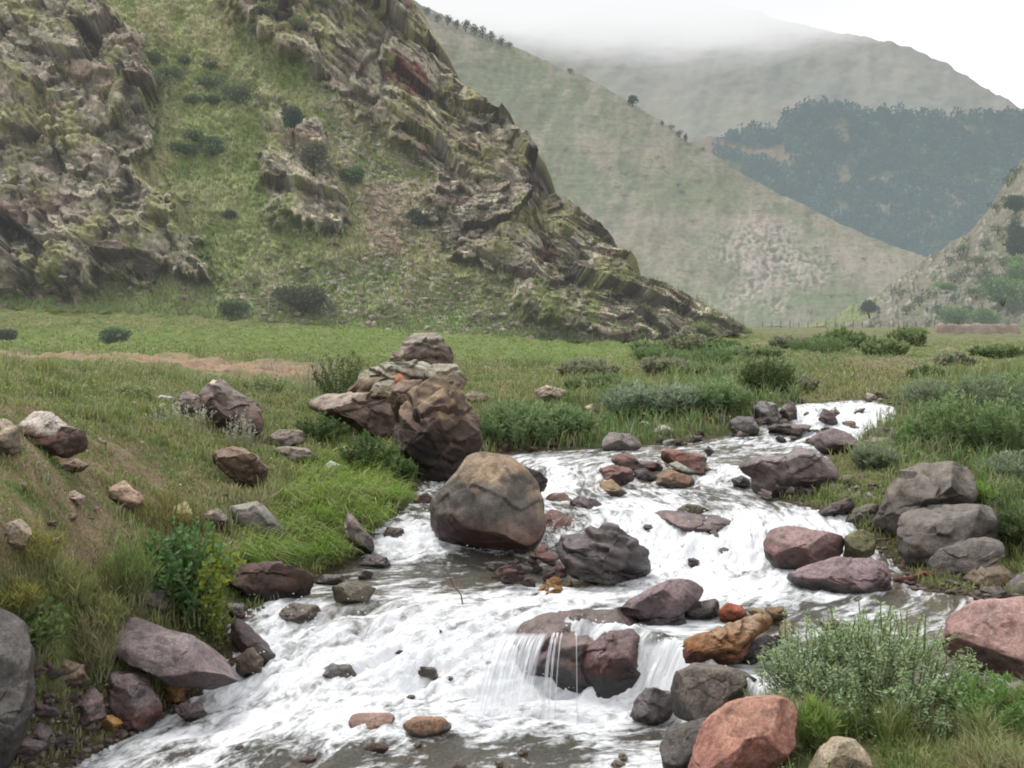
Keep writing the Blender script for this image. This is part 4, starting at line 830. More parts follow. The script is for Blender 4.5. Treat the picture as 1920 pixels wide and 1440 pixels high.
# ------------------------------------------------------------------ grass
def preg(u, v, poly, s=15): return ss(s, -s, sdf(u, v, poly))
R_SOIL = [(-300, 735), (60, 745), (160, 800), (300, 850), (360, 950), (330, 1010), (200, 1000), (240, 1090), (120, 1060), (-300, 1060)]
R_EDGE = [(560,870),(700,850),(770,900),(780,960),(700,1010),(680,1060),(560,1080),(420,1070),(440,1020),(520,960)]
R_FARSH = [(890,750),(1000,770),(1130,740),(1300,720),(1500,735),(1500,770),(1400,800),(1290,830),(1130,845),(900,845)]
R_RIGHT = [(1640,760),(1750,700),(2100,690),(2100,960),(1850,980),(1820,880),(1700,880),(1600,860)]
R_REED = [(1190,655),(1600,640),(1700,670),(1500,700),(1500,745),(1300,720),(1200,700)]
R_FG = [(1480,1310),(2100,1290),(2100,1600),(1440,1600),(1500,1400)]
def blades(P, h, w, az, lean, col, name, label_kind='stuff'):
    n = len(P); dx = np.cos(az); dy = np.sin(az); sx = -dy; sy = dx
    # side vector turned to random heading
    a2 = rng.uniform(0, 6.28, n); sx = np.cos(a2); sy = np.sin(a2); z0 = np.zeros(n)
    S = np.stack([sx, sy, z0], 1); D = np.stack([dx, dy, z0], 1); U = np.array([0, 0, 1.])
    m = P + U*(h*.6)[:, None] + D*(h*lean*.30)[:, None]
    t = P + U*(h*(1-.45*lean**2))[:, None] + D*(h*lean*.95)[:, None]
    V = np.stack([P-S*w[:, None], P+S*w[:, None], m-S*(w*.75)[:, None], m+S*(w*.75)[:, None], t], 1).reshape(-1, 3)
    b = (np.arange(n)*5)[:, None]
    Fa = np.concatenate([b+[0, 1, 3], b+[0, 3, 2], b+[2, 3, 4]], 1).reshape(-1, 3)
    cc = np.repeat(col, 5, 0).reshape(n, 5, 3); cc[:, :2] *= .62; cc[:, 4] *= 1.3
    return V, Fa, cc.reshape(-1, 3)
def sample_ground(n, ymin, ymax, smax=.56):
    Y = 1/rng.uniform(1/ymax, 1/ymin, n); s = rng.uniform(-smax, smax, n); return s*Y, Y
def grass():
    x, y = sample_ground(700000, 4.4, 60, .72)
    sd = chan(x, y)
    z = ground(x, y); u, v = proj(x, y, z)
    P3 = np.stack([x, y, 0*x], 1); n1 = fbm(P3*.8, 3); n2 = fbm(P3*4+7, 3)
    keep = (sd > .05) & (v > np.interp(u, FOOT[:, 0], FOOT[:, 1])-6)
    soil = preg(u+n1*25, v+n2*10, R_SOIL, 25); track = ss(1.2, -.5, np.abs(y-22.6-n1*1.2)-3.0)*(x/y < -.16)
    keep &= rng.random(len(x)) > np.clip(soil*.42*ss(-.4, .2, n2+.2) + track*.97 + preg(u, v, [(1380,1400),(1650,1380),(1680,1520),(1350,1520)], 8), 0, .985)
    keep &= rng.random(len(x)) > (.45*ss(.1, .5, n2-n1*.4))
    keep &= ~((sd < .25) & (rng.random(len(x)) < .5))
    h = .035+.035*np.clip(n1+.6, 0, 1.5)+.012*y**.5*rng.random(len(x))
    edge = preg(u, v, R_EDGE, 20); fs = preg(u, v, R_FARSH, 8); rt = preg(u, v, R_RIGHT, 12); rd = preg(u, v, R_REED, 8); fg = preg(u, v, R_FG, 20)
    hump = np.clip(.55+n2*1.1, .15, 1.4)
    h = h*(1-.5*soil)*(1+1.8*edge) + fs*.22*hump + rt*.20*hump + rd*.22*hump + fg*.05*hump
    tus = ss(.12, .45, fbm(P3*2.3+50, 3)); h = h*(1+1.5*tus*(y < 30))
    h *= rng.uniform(.5, 1.35, len(x)); h = np.minimum(h, .20+.012*y)*(1-.45*ss(24, 34, y))
    n4 = fbm(P3*.22+31, 3); g = mix((.20, .28, .075), (.34, .35, .14), ss(-.4, .4, n1)); g = mix(g, (.40, .34, .21), ss(.05, .4, n4+n2*.3+(x/y)*.35)*.6); g = mix(g, (.27, .42, .07), edge*.75)
    g = mix(g, (.25, .38, .09), np.exp(-((u-850)/350)**2-((v-650)/22)**2)*.7)
    g = mix(g, (.18, .29, .11), np.clip(fs+rt+rd, 0, 1)*.8); g = mix(g, (.22, .19, .10), ss(50, 250, 1000-v)*ss(.1, .6, n2)*.4*(u < 400))
    g = mix(g, (.23, .22, .085), preg(u, v, [(-100,1020),(230,1000),(260,1250),(-100,1300)], 40)*.6)
    g = mix(g, (.15, .24, .06), tus*.35); n5 = fbm(P3*1.1+70, 3); g = mix(g, (.40, .36, .22), ss(.12, .5, n5)*.5*(edge < .3))
    dry = rng.random(len(x)) < .15; g[dry] = (.42, .36, .22)
    pale = rng.random(len(x)) < .03; g[pale] = (.42, .43, .33)
    g *= rng.uniform(.65, 1.35, len(x))[:, None]
    w = np.maximum(.0022, .00042*y)*rng.uniform(.7, 1.5, len(x))
    az = rng.uniform(0, 6.28, len(x)); ed = (edge > .4); az[ed] = rng.normal(-.6, .7, ed.sum())
    lean = rng.uniform(.1, .8, len(x)); lean[ed] = rng.uniform(.5, 1.25, ed.sum())
    k = keep; P = np.stack([x, y, z-.008], 1)[k]
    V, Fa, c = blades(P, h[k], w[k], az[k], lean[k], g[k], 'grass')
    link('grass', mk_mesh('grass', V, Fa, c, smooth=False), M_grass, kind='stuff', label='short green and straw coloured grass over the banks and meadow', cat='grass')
    # low broad leaved herbs among the grass
    x, y = sample_ground(240000, 4.4, 42, .72); sd = chan(x, y); z = ground(x, y); u, v = proj(x, y, z)
    P3 = np.stack([x, y, 0*x], 1); n1 = fbm(P3*1.7+20, 3); n2 = fbm(P3*5+2, 2)
    k = (sd > .12) & (n1+n2*.5 > .12) & (rng.random(len(x)) > preg(u, v, R_SOIL, 25)*.6) & ~((np.abs(y-23) < 2.6) & (x/y < -.17))
    x, y, z, u, v, n1 = (q[k] for q in (x, y, z, u, v, n1)); n = len(x)
    s = (.006+.0011*y)*rng.uniform(.6, 1.5, n)
    hh = rng.uniform(0, 1, n)*(.05+.004*y+.16*(preg(u, v, R_FARSH, 8)+preg(u, v, R_RIGHT, 12)+.6*preg(u, v, R_REED, 8)))
    Vl, Fl = leaf_quads(np.stack([x, y, z+hh], 1), s*1.5, s*.8)
    g = mix((.14, .22, .065), (.24, .31, .13), rng.random(n)); g[rng.random(n) < .10] = (.45, .47, .38); g[rng.random(n) < .025] = (.45, .40, .05)
    g *= rng.uniform(.6, 1.3, n)[:, None]
    link('ground_herbs', mk_mesh('ground_herbs', Vl, Fl, np.repeat(g, 4, 0), smooth=False), M_grass, kind='stuff', label='low broad leaved herbs growing through the grass', cat='herbs')
def leaf_quads(P, ln, wd, D=None):
    n = len(P)
    if D is None:
        D = rng.normal(size=(n, 3)); D[:, 2] = np.abs(D[:, 2])*.6
    D = D/np.linalg.norm(D, axis=1)[:, None]
    S = np.cross(D, rng.normal(size=(n, 3))); S /= np.linalg.norm(S, axis=1)[:, None]+1e-9
    ln = np.broadcast_to(ln, n)[:, None]; wd = np.broadcast_to(wd, n)[:, None]
    V = np.stack([P, P+D*ln*.5+S*wd*.5, P+D*ln, P+D*ln*.5-S*wd*.5], 1).reshape(-1, 3)
    return V, (np.arange(n)*4)[:, None]+[0, 1, 2, 3]
grass()
def tuss(region, n, name, label, hmin, hmax, col):
    pass

# ------------------------------------------------------------------ plants
def tubes(paths, r0, r1):
    """three sided tapering stems; paths n x k x 3"""
    n, k, _ = paths.shape; a = np.array([0, 2.09, 4.19]); ring = np.stack([np.cos(a), np.sin(a), 0*a], 1)
    rad = np.linspace(r0, r1, k); V = paths[:, :, None, :]+ring[None, None]*rad[None, :, None, None]
    V = V.reshape(-1, 3); F_ = []
    base = np.arange(n)*k*3
    for j in range(k-1):
        for q in range(3):
            a_, b_ = j*3+q, j*3+(q+1) % 3
            F_.append(np.stack([base+a_, base+b_, base+b_+3, base+a_+3], 1))
    return V, np.concatenate(F_)
def plant(name, label, cat, pos, w, h, nst, nlf, ln, wd, cols, group=None, base=.3, mat=None, up=.6, stemcol=(.16, .17, .08), parts=True, start=.12, accent=None, droop=0):
    """stems arching out of a base with leaves along them: thing > stem, foliage"""
    az = rng.uniform(0, 6.283, nst); sp = np.sqrt(rng.random(nst)); hh = h*(1-.45*sp**2)*rng.uniform(.7, 1.05, nst)
    bx = np.stack([np.cos(az), np.sin(az), 0*az], 1)
    b0 = bx*(sp*base*w/2)[:, None]; t = np.linspace(0, 1, 6)
    path = b0[:, None, :] + bx[:, None, :]*(sp*(1-base)*w/2)[:, None, None]*(t**1.5)[None, :, None]
    path[:, :, 2] = hh[:, None]*(t-droop*t**3)[None, :]
    path[:, 1:, :] += rng.normal(0, .03*h, (nst, 5, 3))
    path[:, 0, 2] -= .03*h
    k = rng.integers(0, nst, nlf); tt = start+(1-start)*rng.random(nlf)**.8; f = tt*5; i = np.minimum(f.astype(int), 4); fr = (f-i)[:, None]
    p = path[k, i]*(1-fr)+path[k, i+1]*fr
    D = rng.normal(size=(nlf, 3)); D[:, 2] = D[:, 2]*.5+up
    V, Fa = leaf_quads(p, ln*rng.uniform(.6, 1.3, nlf), wd*rng.uniform(.7, 1.2, nlf), D)
    c0, c1 = cols; g = 1.3*mix(c0, c1, rng.random(nlf))*rng.uniform(.7, 1.2, nlf)[:, None]
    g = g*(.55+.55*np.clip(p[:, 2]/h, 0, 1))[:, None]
    if accent is not None:
        m = accent[1](p/np.array([w, w, h]), rng); g[m] = np.array(accent[0])*rng.uniform(.75, 1.15, m.sum())[:, None]
    SV, SF = tubes(path, .012*h, .004*h)
    root = link(name, None, None, loc=pos, label=label, cat=cat, group=group)
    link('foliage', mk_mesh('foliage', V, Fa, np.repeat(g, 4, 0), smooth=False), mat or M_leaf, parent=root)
    link('stem', mk_mesh('stem', SV, SF, np.tile(stemcol, (len(SV), 1))), M_wood, parent=root)
    return root
def bush(name, label, cat, pos, w, h, n, cols, leaf, group=None, mat=None, lobes=13, trunk=.15, conic=0, depth=None, tw=.02):
    """rounded crown of leaf clusters over a short trunk: thing > crown, trunk"""
    lc = rng.normal(size=(lobes, 3)); lc /= np.linalg.norm(lc, axis=1)[:, None]; lc *= rng.uniform(.2, .68, lobes)[:, None]; lc[0] = 0
    lr = rng.uniform(.28, .5, lobes); k = rng.integers(0, lobes, n)
    d = rng.normal(size=(n, 3)); d /= np.linalg.norm(d, axis=1)[:, None]
    q = lc[k]+d*(lr[k]*rng.random(n)**.35)[:, None]
    q[:, 2] = (q[:, 2]+1)/2
    if conic: q[:, :2] *= (1-conic*np.clip(q[:, 2], 0, 1))[:, None]*1.3
    dep = depth or w
    p = q*np.array([w/2, dep/2, h*(1-trunk)])+np.array([0, 0, h*trunk])
    D = d+rng.normal(0, .6, (n, 3)); D[:, 2] += .3
    V, Fa = leaf_quads(p, leaf*rng.uniform(.6, 1.4, n), leaf*.6*rng.uniform(.7, 1.2, n), D)
    lobec = rng.uniform(.75, 1.25, lobes)
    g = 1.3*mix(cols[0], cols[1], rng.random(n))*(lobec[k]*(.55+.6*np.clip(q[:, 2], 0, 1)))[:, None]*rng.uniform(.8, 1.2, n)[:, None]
    root = link(name, None, None, loc=pos, label=label, cat=cat, group=group)
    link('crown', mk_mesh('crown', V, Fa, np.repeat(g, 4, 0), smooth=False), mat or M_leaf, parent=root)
    nb = 5; az = rng.uniform(0, 6.28, nb); t = np.linspace(0, 1, 5)
    path = np.zeros((nb, 5, 3)); path[:, :, 2] = t*h*.55; path[:, :, 0] = np.cos(az)[:, None]*t**1.6*w*.3; path[:, :, 1] = np.sin(az)[:, None]*t**1.6*dep*.3
    path[:, 0, 2] -= .1*h
    SV, SF = tubes(path, tw*h*.6, tw*h*.2)
    link('trunk', mk_mesh('trunk', SV, SF, np.tile((.10, .075, .055), (len(SV), 1))), M_wood, parent=root)
    return root
def gp(u, v, Y=None):
    if Y is None: x, y = hit(u, v)
    else: x, y = (u-CX)/F*Y, Y
    return np.array([x, y, float(surf(np.array([x]), np.array([y]))[0])])
def P_(u, v, wpx, hpx, Y=None):
    p = gp(u, v, Y); s = p[1]/F; return p, wpx*s, hpx*s
# foreground right: feathery grey green bush
p, w_, h_ = P_(1640, 1400, 440, 250, 6.0)
plant('feathery_bush', 'large feathery grey green bush filling the lower right corner', 'bush', p, w_, h_*1.02, 280, 30000, .030, .0085, ((.24, .35, .16), (.42, .51, .31)), base=.62, up=.25, start=.03)
p, w_, h_ = P_(1530, 1350, 260, 180, 6.15)
plant('feathery_bush', 'smaller feathery bush leaning left over the round dark brown boulder', 'bush', p, w_, h_, 110, 9500, .028, .0085, ((.25, .35, .17), (.44, .52, .33)), base=.4, up=.25, start=.05)
p, w_, h_ = P_(1860, 1430, 260, 105, 5.6)
plant('leafy_plant', 'bright green thin leaved plant at the right edge under the pink brown boulder', 'plant', p, w_, h_, 80, 8000, .034, .007, ((.13, .24, .06), (.22, .34, .11)), base=.5, up=.6)
p, w_, h_ = P_(1530, 1440, 90, 100, 5.3)
plant('grass_tuft', 'yellow green grass tuft at the right side of the salmon red boulder', 'grass tuft', p, w_, h_, 60, 1200, .07, .006, ((.16, .27, .06), (.26, .34, .09)), base=.5, up=1.6)
# left bank leafy plant
p, w_, h_ = P_(335, 1165, 215, 195)
plant('leafy_shrub', 'leafy plant with broad blue green leaves and a yellow right side on the left shore', 'plant', p+np.array([0, .1, 0]), w_*1.1, h_, 90, 3600, .055, .034, ((.08, .17, .055), (.16, .27, .10)), base=.5, up=.5,
      accent=((.27, .32, .05), lambda q, r: (q[:, 0] > .22) & (r.random(len(q)) < .75)))
p, w_, h_ = P_(400, 1195, 75, 120)
plant('yellow_plant', 'bright yellow green plant trailing down beside the dark tongue of rock', 'plant', p, w_, h_*.9, 26, 900, .035, .02, ((.19, .27, .05), (.29, .35, .07)), base=.5, up=.3)
p, w_, h_ = P_(240, 1130, 120, 130)
plant('grass_tuft', 'tall green grass tuft left of the broad leaved plant', 'grass tuft', p, w_, h_, 70, 900, .09, .006, ((.13, .22, .05), (.24, .30, .10)), base=.5, up=1.8)
p, w_, h_ = P_(175, 1270, 110, 130)
plant('dry_grass_tuft', 'straw coloured grass tuft hanging above the left shore pile', 'grass tuft', p, w_, h_, 80, 900, .10, .005, ((.26, .24, .12), (.36, .32, .18)), base=.5, up=1.6)
p, w_, h_ = P_(60, 1225, 140, 120)
plant('leafy_plant', 'dark leafy plant above the boulder at the left edge', 'plant', p, w_, h_, 40, 1000, .045, .02, ((.11, .17, .05), (.19, .25, .10)), base=.5)
for (u, v, wp, hp, c) in [(120, 1130, 130, 70, 0), (60, 1060, 120, 80, 1), (190, 1190, 120, 80, 0), (310, 1000, 140, 90, 1), (30, 1150, 110, 60, 1)]:
    p, w_, h_ = P_(u, v, wp, hp)
    plant('grass_tuft', 'loose olive grass tuft on the lower left slope', 'grass tuft', p, w_, h_, 45, 700, .07, .006, (((.17, .19, .06), (.30, .30, .12)), ((.20, .20, .05), (.33, .31, .09)))[c], base=.6, up=1.5, group='olive grass tufts on the lower left slope')
for (u, v, wp, hp) in [(470, 1065, 110, 50), (540, 1060, 110, 60), (610, 1055, 100, 70), (690, 985, 100, 60), (740, 950, 90, 50), (650, 930, 110, 50), (590, 990, 110, 60), (480, 1000, 100, 40)]:
    p, w_, h_ = P_(u, v, wp, hp)
    plant('grass_tuft', 'bright green grass tuft arching over the edge of the left bank', 'grass tuft', p, w_, h_, 90, 1300, .08, .0055, ((.17, .30, .045), (.27, .40, .09)), base=.55, up=.7, droop=.35, group='bright grass tufts on the left bank edge')
for (u, v, wp, hp, l) in [(330, 810, 150, 60, 'thin pale flowering stalks left of the brown meadow boulder'), (450, 850, 60, 90, 'tall white seed stalk in front of the brown meadow boulder'), (600, 740, 110, 90, 'bare grey stalks rising left of the layered slab'), (520, 700, 90, 30, 'short dry stalks beside the dirt track')]:
    p, w_, h_ = P_(u, v, wp, hp)
    plant('dry_stalks', l, 'plant', p, w_, h_, 34, 420, .035, .012, ((.42, .43, .34), (.55, .55, .46)), base=.75, up=1.2, stemcol=(.34, .32, .24), start=.45)
for (u, v, wp, hp, l) in [(640, 745, 130, 90, 'dark green bush behind the left side of the outcrop'), (745, 905, 80, 50, 'dark shaded plants left of the foot of the big dark boulder'), (690, 880, 120, 70, 'leafy herbs under the broad pinkish slab boulder'), (600, 830, 110, 55, 'small leafy herbs below the left tip of the pinkish slab')]:
    p, w_, h_ = P_(u, v, wp, hp)
    plant('leafy_bush', l, 'bush', p, w_, h_, 50, 2200, .05, .022, ((.07, .12, .035), (.14, .20, .08)), base=.5)
for (u, v, wp, hp, l) in [(500, 740, 110, 45, 'pale leaved herb clump right of the brown meadow boulder'), (240, 750, 110, 30, 'yellow green herb clump beside the small flat white stone'), (1000, 690, 120, 30, 'pale herb clump in the meadow above the cream boulder')]:
    p, w_, h_ = P_(u, v, wp, hp)
    plant('herb_clump', l, 'plant', p, w_, h_, 40, 900, .05, .03, ((.20, .27, .10), (.36, .40, .22)), base=.7)
# far bank
g_ = 'green bushes along the far shore'
for (u, v, wp, hp, l, cc) in [(970, 832, 160, 85, 'fresh green bush over the maroon stones right of the outcrop', 0), (1060, 820, 110, 60, 'low green bush between the fresh bush and the pale pebbles', 0), (1190, 780, 130, 60, 'grey green bush with pale stalks above the pale pebbles', 1), (1270, 775, 110, 55, 'grey green bush right of the one with pale stalks', 1),
        (1350, 775, 120, 65, 'green bush above the small dark stone on the far shore', 0), (1440, 745, 110, 80, 'dark green bush at the left end of the topmost rapid', 2), (1340, 690, 150, 45, 'wide green bush at the end of the rocky hillside', 0), (1230, 680, 110, 35, 'low green bush in the meadow beneath the cliff end', 0), (1540, 662, 130, 35, 'green bush standing in the flat plain beyond the stream', 0)]:
    p, w_, h_ = P_(u, v, wp, hp)
    plant('green_bush', l, 'bush', p, w_, h_, 110, 3600, .10, .022, (((.14, .22, .085), (.25, .34, .16)), ((.20, .27, .17), (.32, .38, .27)), ((.08, .11, .035), (.12, .18, .07)))[cc], base=.7, up=.8)
for (u, v, wp, hp, l, cc) in [(1790, 850, 180, 120, 'tall green willow like bush at the water side of the right bank', 0), (1880, 860, 170, 130, 'tall green bush at the right edge above the tallest boulder', 0), (1720, 850, 90, 60, 'small bushy herb left of the tall willow like bush', 0), (1850, 775, 170, 80, 'bushy herbs behind the tall right bank bushes', 1), (1750, 770, 120, 60, 'grey green herbs behind the small bushy herb', 1),
        (1900, 915, 130, 70, 'grey green herb above the middle boulder of the right stack', 1), (1800, 950, 130, 40, 'bright green creeping plant between two right bank boulders', 3), (1900, 1030, 90, 70, 'dark plant at the right edge beside the middle grey boulder', 2), (1640, 880, 90, 45, 'pale flowering herbs behind the shingle', 1), (1735, 715, 70, 28, 'dark small bush in the plain on the right', 2), (1900, 740, 120, 40, 'green herbs far back at the right edge', 0)]:
    p, w_, h_ = P_(u, v, wp, hp, 10.9 if u == 1800 and v == 950 else None)
    plant('green_bush', l, 'bush', p, w_, h_, 100, 4600, .075, .016, (((.15, .24, .085), (.27, .37, .17)), ((.20, .25, .15), (.28, .32, .21)), ((.07, .11, .04), (.14, .18, .08)), ((.16, .28, .05), (.26, .38, .09)))[cc], base=.7, up=1.0)
g2 = 'loose bushes in the plain beyond the stream'
for k_, (u, v) in enumerate([(1215, 662), (1290, 660), (1350, 664), (1410, 672), (1250, 705), (1310, 715), (1390, 712), (1440, 700), (1120, 735), (1180, 745), (1480, 655), (1585, 655), (1660, 668), (1790, 690), (1870, 672), (1700, 650), (1100, 705), (1030, 785), (1390, 745), (1480, 735)]):
    p, w_, h_ = P_(u, v, 70+(k_*37) % 60, 22+(k_*13) % 18)
    plant('low_bush', 'low loose green bush in the rough plain beyond the far shore', 'bush', p, w_, h_, 50, 1700, .0045*p[1], .0018*p[1], (((.18, .25, .11), (.30, .35, .19)), ((.23, .25, .16), (.34, .34, .24)), ((.14, .20, .08), (.23, .29, .14)))[k_ % 3], base=.85, up=1.0, group=g2)
# shrubs on the rocky hillside
def cb(u, v, wpx, hpx, label, cols, name='shrub', n=2600, group=None, leaf=None, **k):
    p = cliff_pt(u, v) if v < np.interp(u, FOOT[:, 0], FOOT[:, 1]) else gp(u, v); s = p[1]/F
    return bush(name, label, 'shrub', p-np.array([0, 0, .08*hpx*s]), wpx*s, hpx*s, n, cols, leaf or .16, group=group, mat=M_leaf_mid, **k)
dk = ((.055, .065, .035), (.10, .105, .055)); md = ((.08, .13, .045), (.14, .18, .07))
cb(565, 592, 125, 66, 'large dark rounded bush at the foot of the hillside', dk, n=3600, lobes=20)
cb(435, 592, 80, 34, 'lower green bush left of the large dark rounded bush', md)
cb(783, 425, 52, 42, 'dark green bush on the scree below the crag', dk)
cb(215, 642, 60, 24, 'small dark green bush beyond the dirt track', md, n=1400); cb(8, 642, 40, 22, 'dark bush at the left edge beyond the dirt track', dk, n=1200)
cb(548, 255, 40, 60, 'upright blue green shrub on the steep middle rib', ((.05, .085, .045), (.09, .13, .07)))
cb(590, 330, 70, 80, 'brownish dark shrub below the upright blue green one', ((.09, .09, .05), (.14, .13, .075)))
cb(660, 345, 60, 40, 'green shrub right of the brownish dark shrub', md)
cb(430, 410, 26, 14, 'tiny dark shrub alone on the green gully', dk, n=500); cb(1262, 640, 22, 20, 'tiny green shrub at the tip of the rocky hillside', md, n=500)
for (u, v) in [(300, 120), (345, 125), (395, 140), (330, 160), (380, 175), (430, 175), (295, 165), (350, 200), (410, 200), (460, 195)]:
    q_ = random.uniform(.6, 1.7); cb(u+random.uniform(-18, 18), v+random.uniform(-9, 9), 66*q_, 32*q_, 'dark green shrub in the thicket high on the hillside', ((.07, .10, .04), (.14, .17, .07)), n=int(700*q_), group='thicket of shrubs high on the hillside')
for (u, v) in [(330, 285), (370, 295), (410, 290), (350, 262), (395, 268)]:
    cb(u+random.uniform(-22, 22), v+random.uniform(-9, 9), random.uniform(35, 90), random.uniform(16, 34), 'green shrub in the lower thicket of the gully', ((.08, .12, .045), (.13, .175, .06)), n=600, group='lower thicket of shrubs in the gully')
for (u, v) in [(500, 30), (560, 60), (480, 70), (600, 20)]:
    cb(u, v, 54, 28, 'mossy green shrub near the top of the hillside', ((.10, .13, .045), (.16, .18, .07)), n=900, group='mossy shrubs near the top of the hillside')
# tufts of grass and loose stones over the hillside
def hillside_stuff():
    r = np.random.default_rng(77); n = 120000
    i = r.integers(2, 395, n); j = r.integers(60, CL.shape[1]-8, n); f = r.random((n, 2))[:, :, None]
    P = CL[i, j]*(1-f[:, 0])+CL[i+1, j]*f[:, 0]; P = P*(1-f[:, 1])+(CL[i, j+1])*f[:, 1]*(1)+0
    u, v = proj(P[:, 0], P[:, 1], P[:, 2]); a = fbm(np.stack([u/90, v/90, 0*u], 1), 3); rk, *_ = cliff_masks(u, v, a, a)
    k = (r.random(n) < 1-.85*rk); P = P[k]; u = u[k]; v = v[k]; a = a[k]; n = len(P)
    h = r.uniform(.10, .34, n); w = np.full(n, .016)*r.uniform(.7, 1.6, n)
    g = mix(mix((.17, .22, .06), (.30, .28, .13), ss(-.3, .3, a+r.normal(0, .2, n))), (.22, .32, .08), ss(60, 0, np.interp(u, FOOT[:, 0], FOOT[:, 1])-v)*.7)*r.uniform(.6, 1.35, n)[:, None]; g[r.random(n) < .12] = (.32, .28, .17)
    V, Fa, c = blades(P, h, w, r.uniform(0, 6.28, n), r.uniform(.1, .9, n), g, 'x')
    link('hillside_grass', mk_mesh('hillside_grass', V, Fa, c, smooth=False), M_leaf_mid, kind='stuff', label='rough tufted grass over the rocky hillside', cat='grass')
    n = 9000; i = r.integers(2, 330, n); j = r.integers(120, CL.shape[1]-8, n); P = CL[i, j]; u, v = proj(P[:, 0], P[:, 1], P[:, 2])
    wgt = preg(u, v, [(690,355),(750,345),(765,440),(750,520),(690,520)], 10)*1.0+preg(u, v, [(400,560),(480,500),(700,470),(900,540),(1100,620),(1100,650),(400,640)], 20)*.45+preg(u, v, [(560,150),(640,180),(820,330),(1000,330),(850,480),(680,400)], 20)*.5+.06
    P = P[r.random(n) < wgt]; n = len(P); d, F0 = ico(1); s = r.uniform(.05, .19, n)**1.0
    V = P[:, None]+d[None]*r.uniform(.6, 1.3, (n, len(d), 1))*s[:, None, None]*np.array([1.3, 1, .7]); V = V.reshape(-1, 3)
    Fa = ((np.arange(n)*len(d))[:, None, None]+F0[None]).reshape(-1, 3); c = mix((.26, .20, .17), (.46, .41, .33), r.random(n))*r.uniform(.6, 1.1, n)[:, None]
    link('scree_stones', mk_mesh('scree_stones', V, Fa, np.repeat(c, len(d), 0), smooth=False), M_cliff, kind='stuff', label='loose scree stones strewn over the foot of the hillside', cat='stones')
    # pebbles along the water's edge
    x, y = sample_ground(60000, 5.5, 22); sd = chan(x, y); k = (sd > -.16) & (sd < .22) & (r.random(len(x)) < np.where((x < 0) & (y > 8.5) & (y < 13), .15, .8)); x = x[k][:6000]; y = y[k][:6000]; n = len(x); z = ground(x, y, False)
    s = r.uniform(.007, .03, n); V = np.stack([x, y, z+s*.2], 1)[:, None]+d[None]*r.uniform(.7, 1.2, (n, len(d), 1))*s[:, None, None]*np.array([1.3, 1.1, .6]); V = V.reshape(-1, 3)
    Fa = ((np.arange(n)*len(d))[:, None, None]+F0[None]).reshape(-1, 3); c = mix((.09, .06, .05), (.30, .24, .20), r.random(n))
    link('shore_pebbles', mk_mesh('shore_pebbles', V, Fa, np.repeat(c, len(d), 0), smooth=False), M_ground, kind='stuff', label='fine wet pebbles along the edge of the stream', cat='pebbles')
hillside_stuff()

# ------------------------------------------------------------------ far trees, forest, fence, wall
def ft(ptf, u, v, wpx, hpx, label, cols, cat='tree', name='distant_tree', group=None, n=420, mat=None, conic=.5):
    p = ptf(u, v); s = p[1]/F
    return bush(name, label, cat, p-np.array([0, 0, .06*hpx*s]), wpx*s, hpx*s, n, cols, hpx*s/9, group=group, mat=mat or M_leaf_far, conic=conic, trunk=.05, lobes=11)
ev = ((.03, .05, .03), (.06, .085, .045))
ft(hill_pt, 1185, 199, 20, 28, 'lone round tree standing out on the crest of the grassy hill', ev, n=700, conic=.2)
ft(hill_pt, 1070, 138, 16, 12, 'tiny shrub high on the crest of the grassy hill', ev)
for (u, v, w_, h_) in [(1242, 232, 12, 12), (1258, 241, 20, 14), (1274, 254, 22, 18), (1286, 264, 12, 20), (1316, 280, 16, 9)]:
    ft(hill_pt, u, v+3, w_, h_, 'small dark tree on the crest right of the lone round tree', ev, group='small trees on the crest of the grassy hill', n=260)
for (u, v, w_, h_) in [(800,25,24,20),(820,38,22,20),(838,44,22,24),(856,50,22,22),(872,56,24,26),(890,62,24,26),(905,68,22,26),(922,76,22,24),(940,82,22,20),(956,88,20,16)]:
    ft(hill_pt, u, v+4, w_, h_, 'dark tree in the misty row above the rocky hillside', ((.05, .07, .05), (.08, .10, .07)), group='misty row of trees on the upper crest', n=300)
p = spur_pt(1630, 597); s = p[1]/F
bush('conifer_tree', 'single dark conifer on the small green mound', 'tree', p, 44*s, 44*s, 2200, ((.035, .055, .035), (.065, .09, .05)), 4*s, mat=M_leaf_far, conic=.75, trunk=.08, lobes=14)
for (u, v, w_, h_, l) in [(1795, 612, 70, 42, 'round green bush at the foot of the rocky spur'), (1845, 612, 60, 36, 'green bush right of the round one below the rocky spur'), (1880, 575, 80, 70, 'light green tree at the foot of the spur near the right edge'), (1912, 560, 60, 90, 'light green tree cut off by the right edge'),
        (1910, 480, 50, 70, 'dark tall tree high at the right edge'), (1862, 545, 50, 36, 'dark bluish tree on the spur left of the light green tree'), (1775, 548, 40, 22, 'small green bush half way up the spur'), (1905, 400, 40, 40, 'dark tree near the top of the spur at the right edge')]:
    dark = 'dark' in l
    ft(spur_pt, u, v, w_, h_, l, (((.04, .065, .045), (.07, .10, .06)) if dark else ((.11, .19, .06), (.18, .27, .09))), n=2600, conic=.65 if dark else .2)
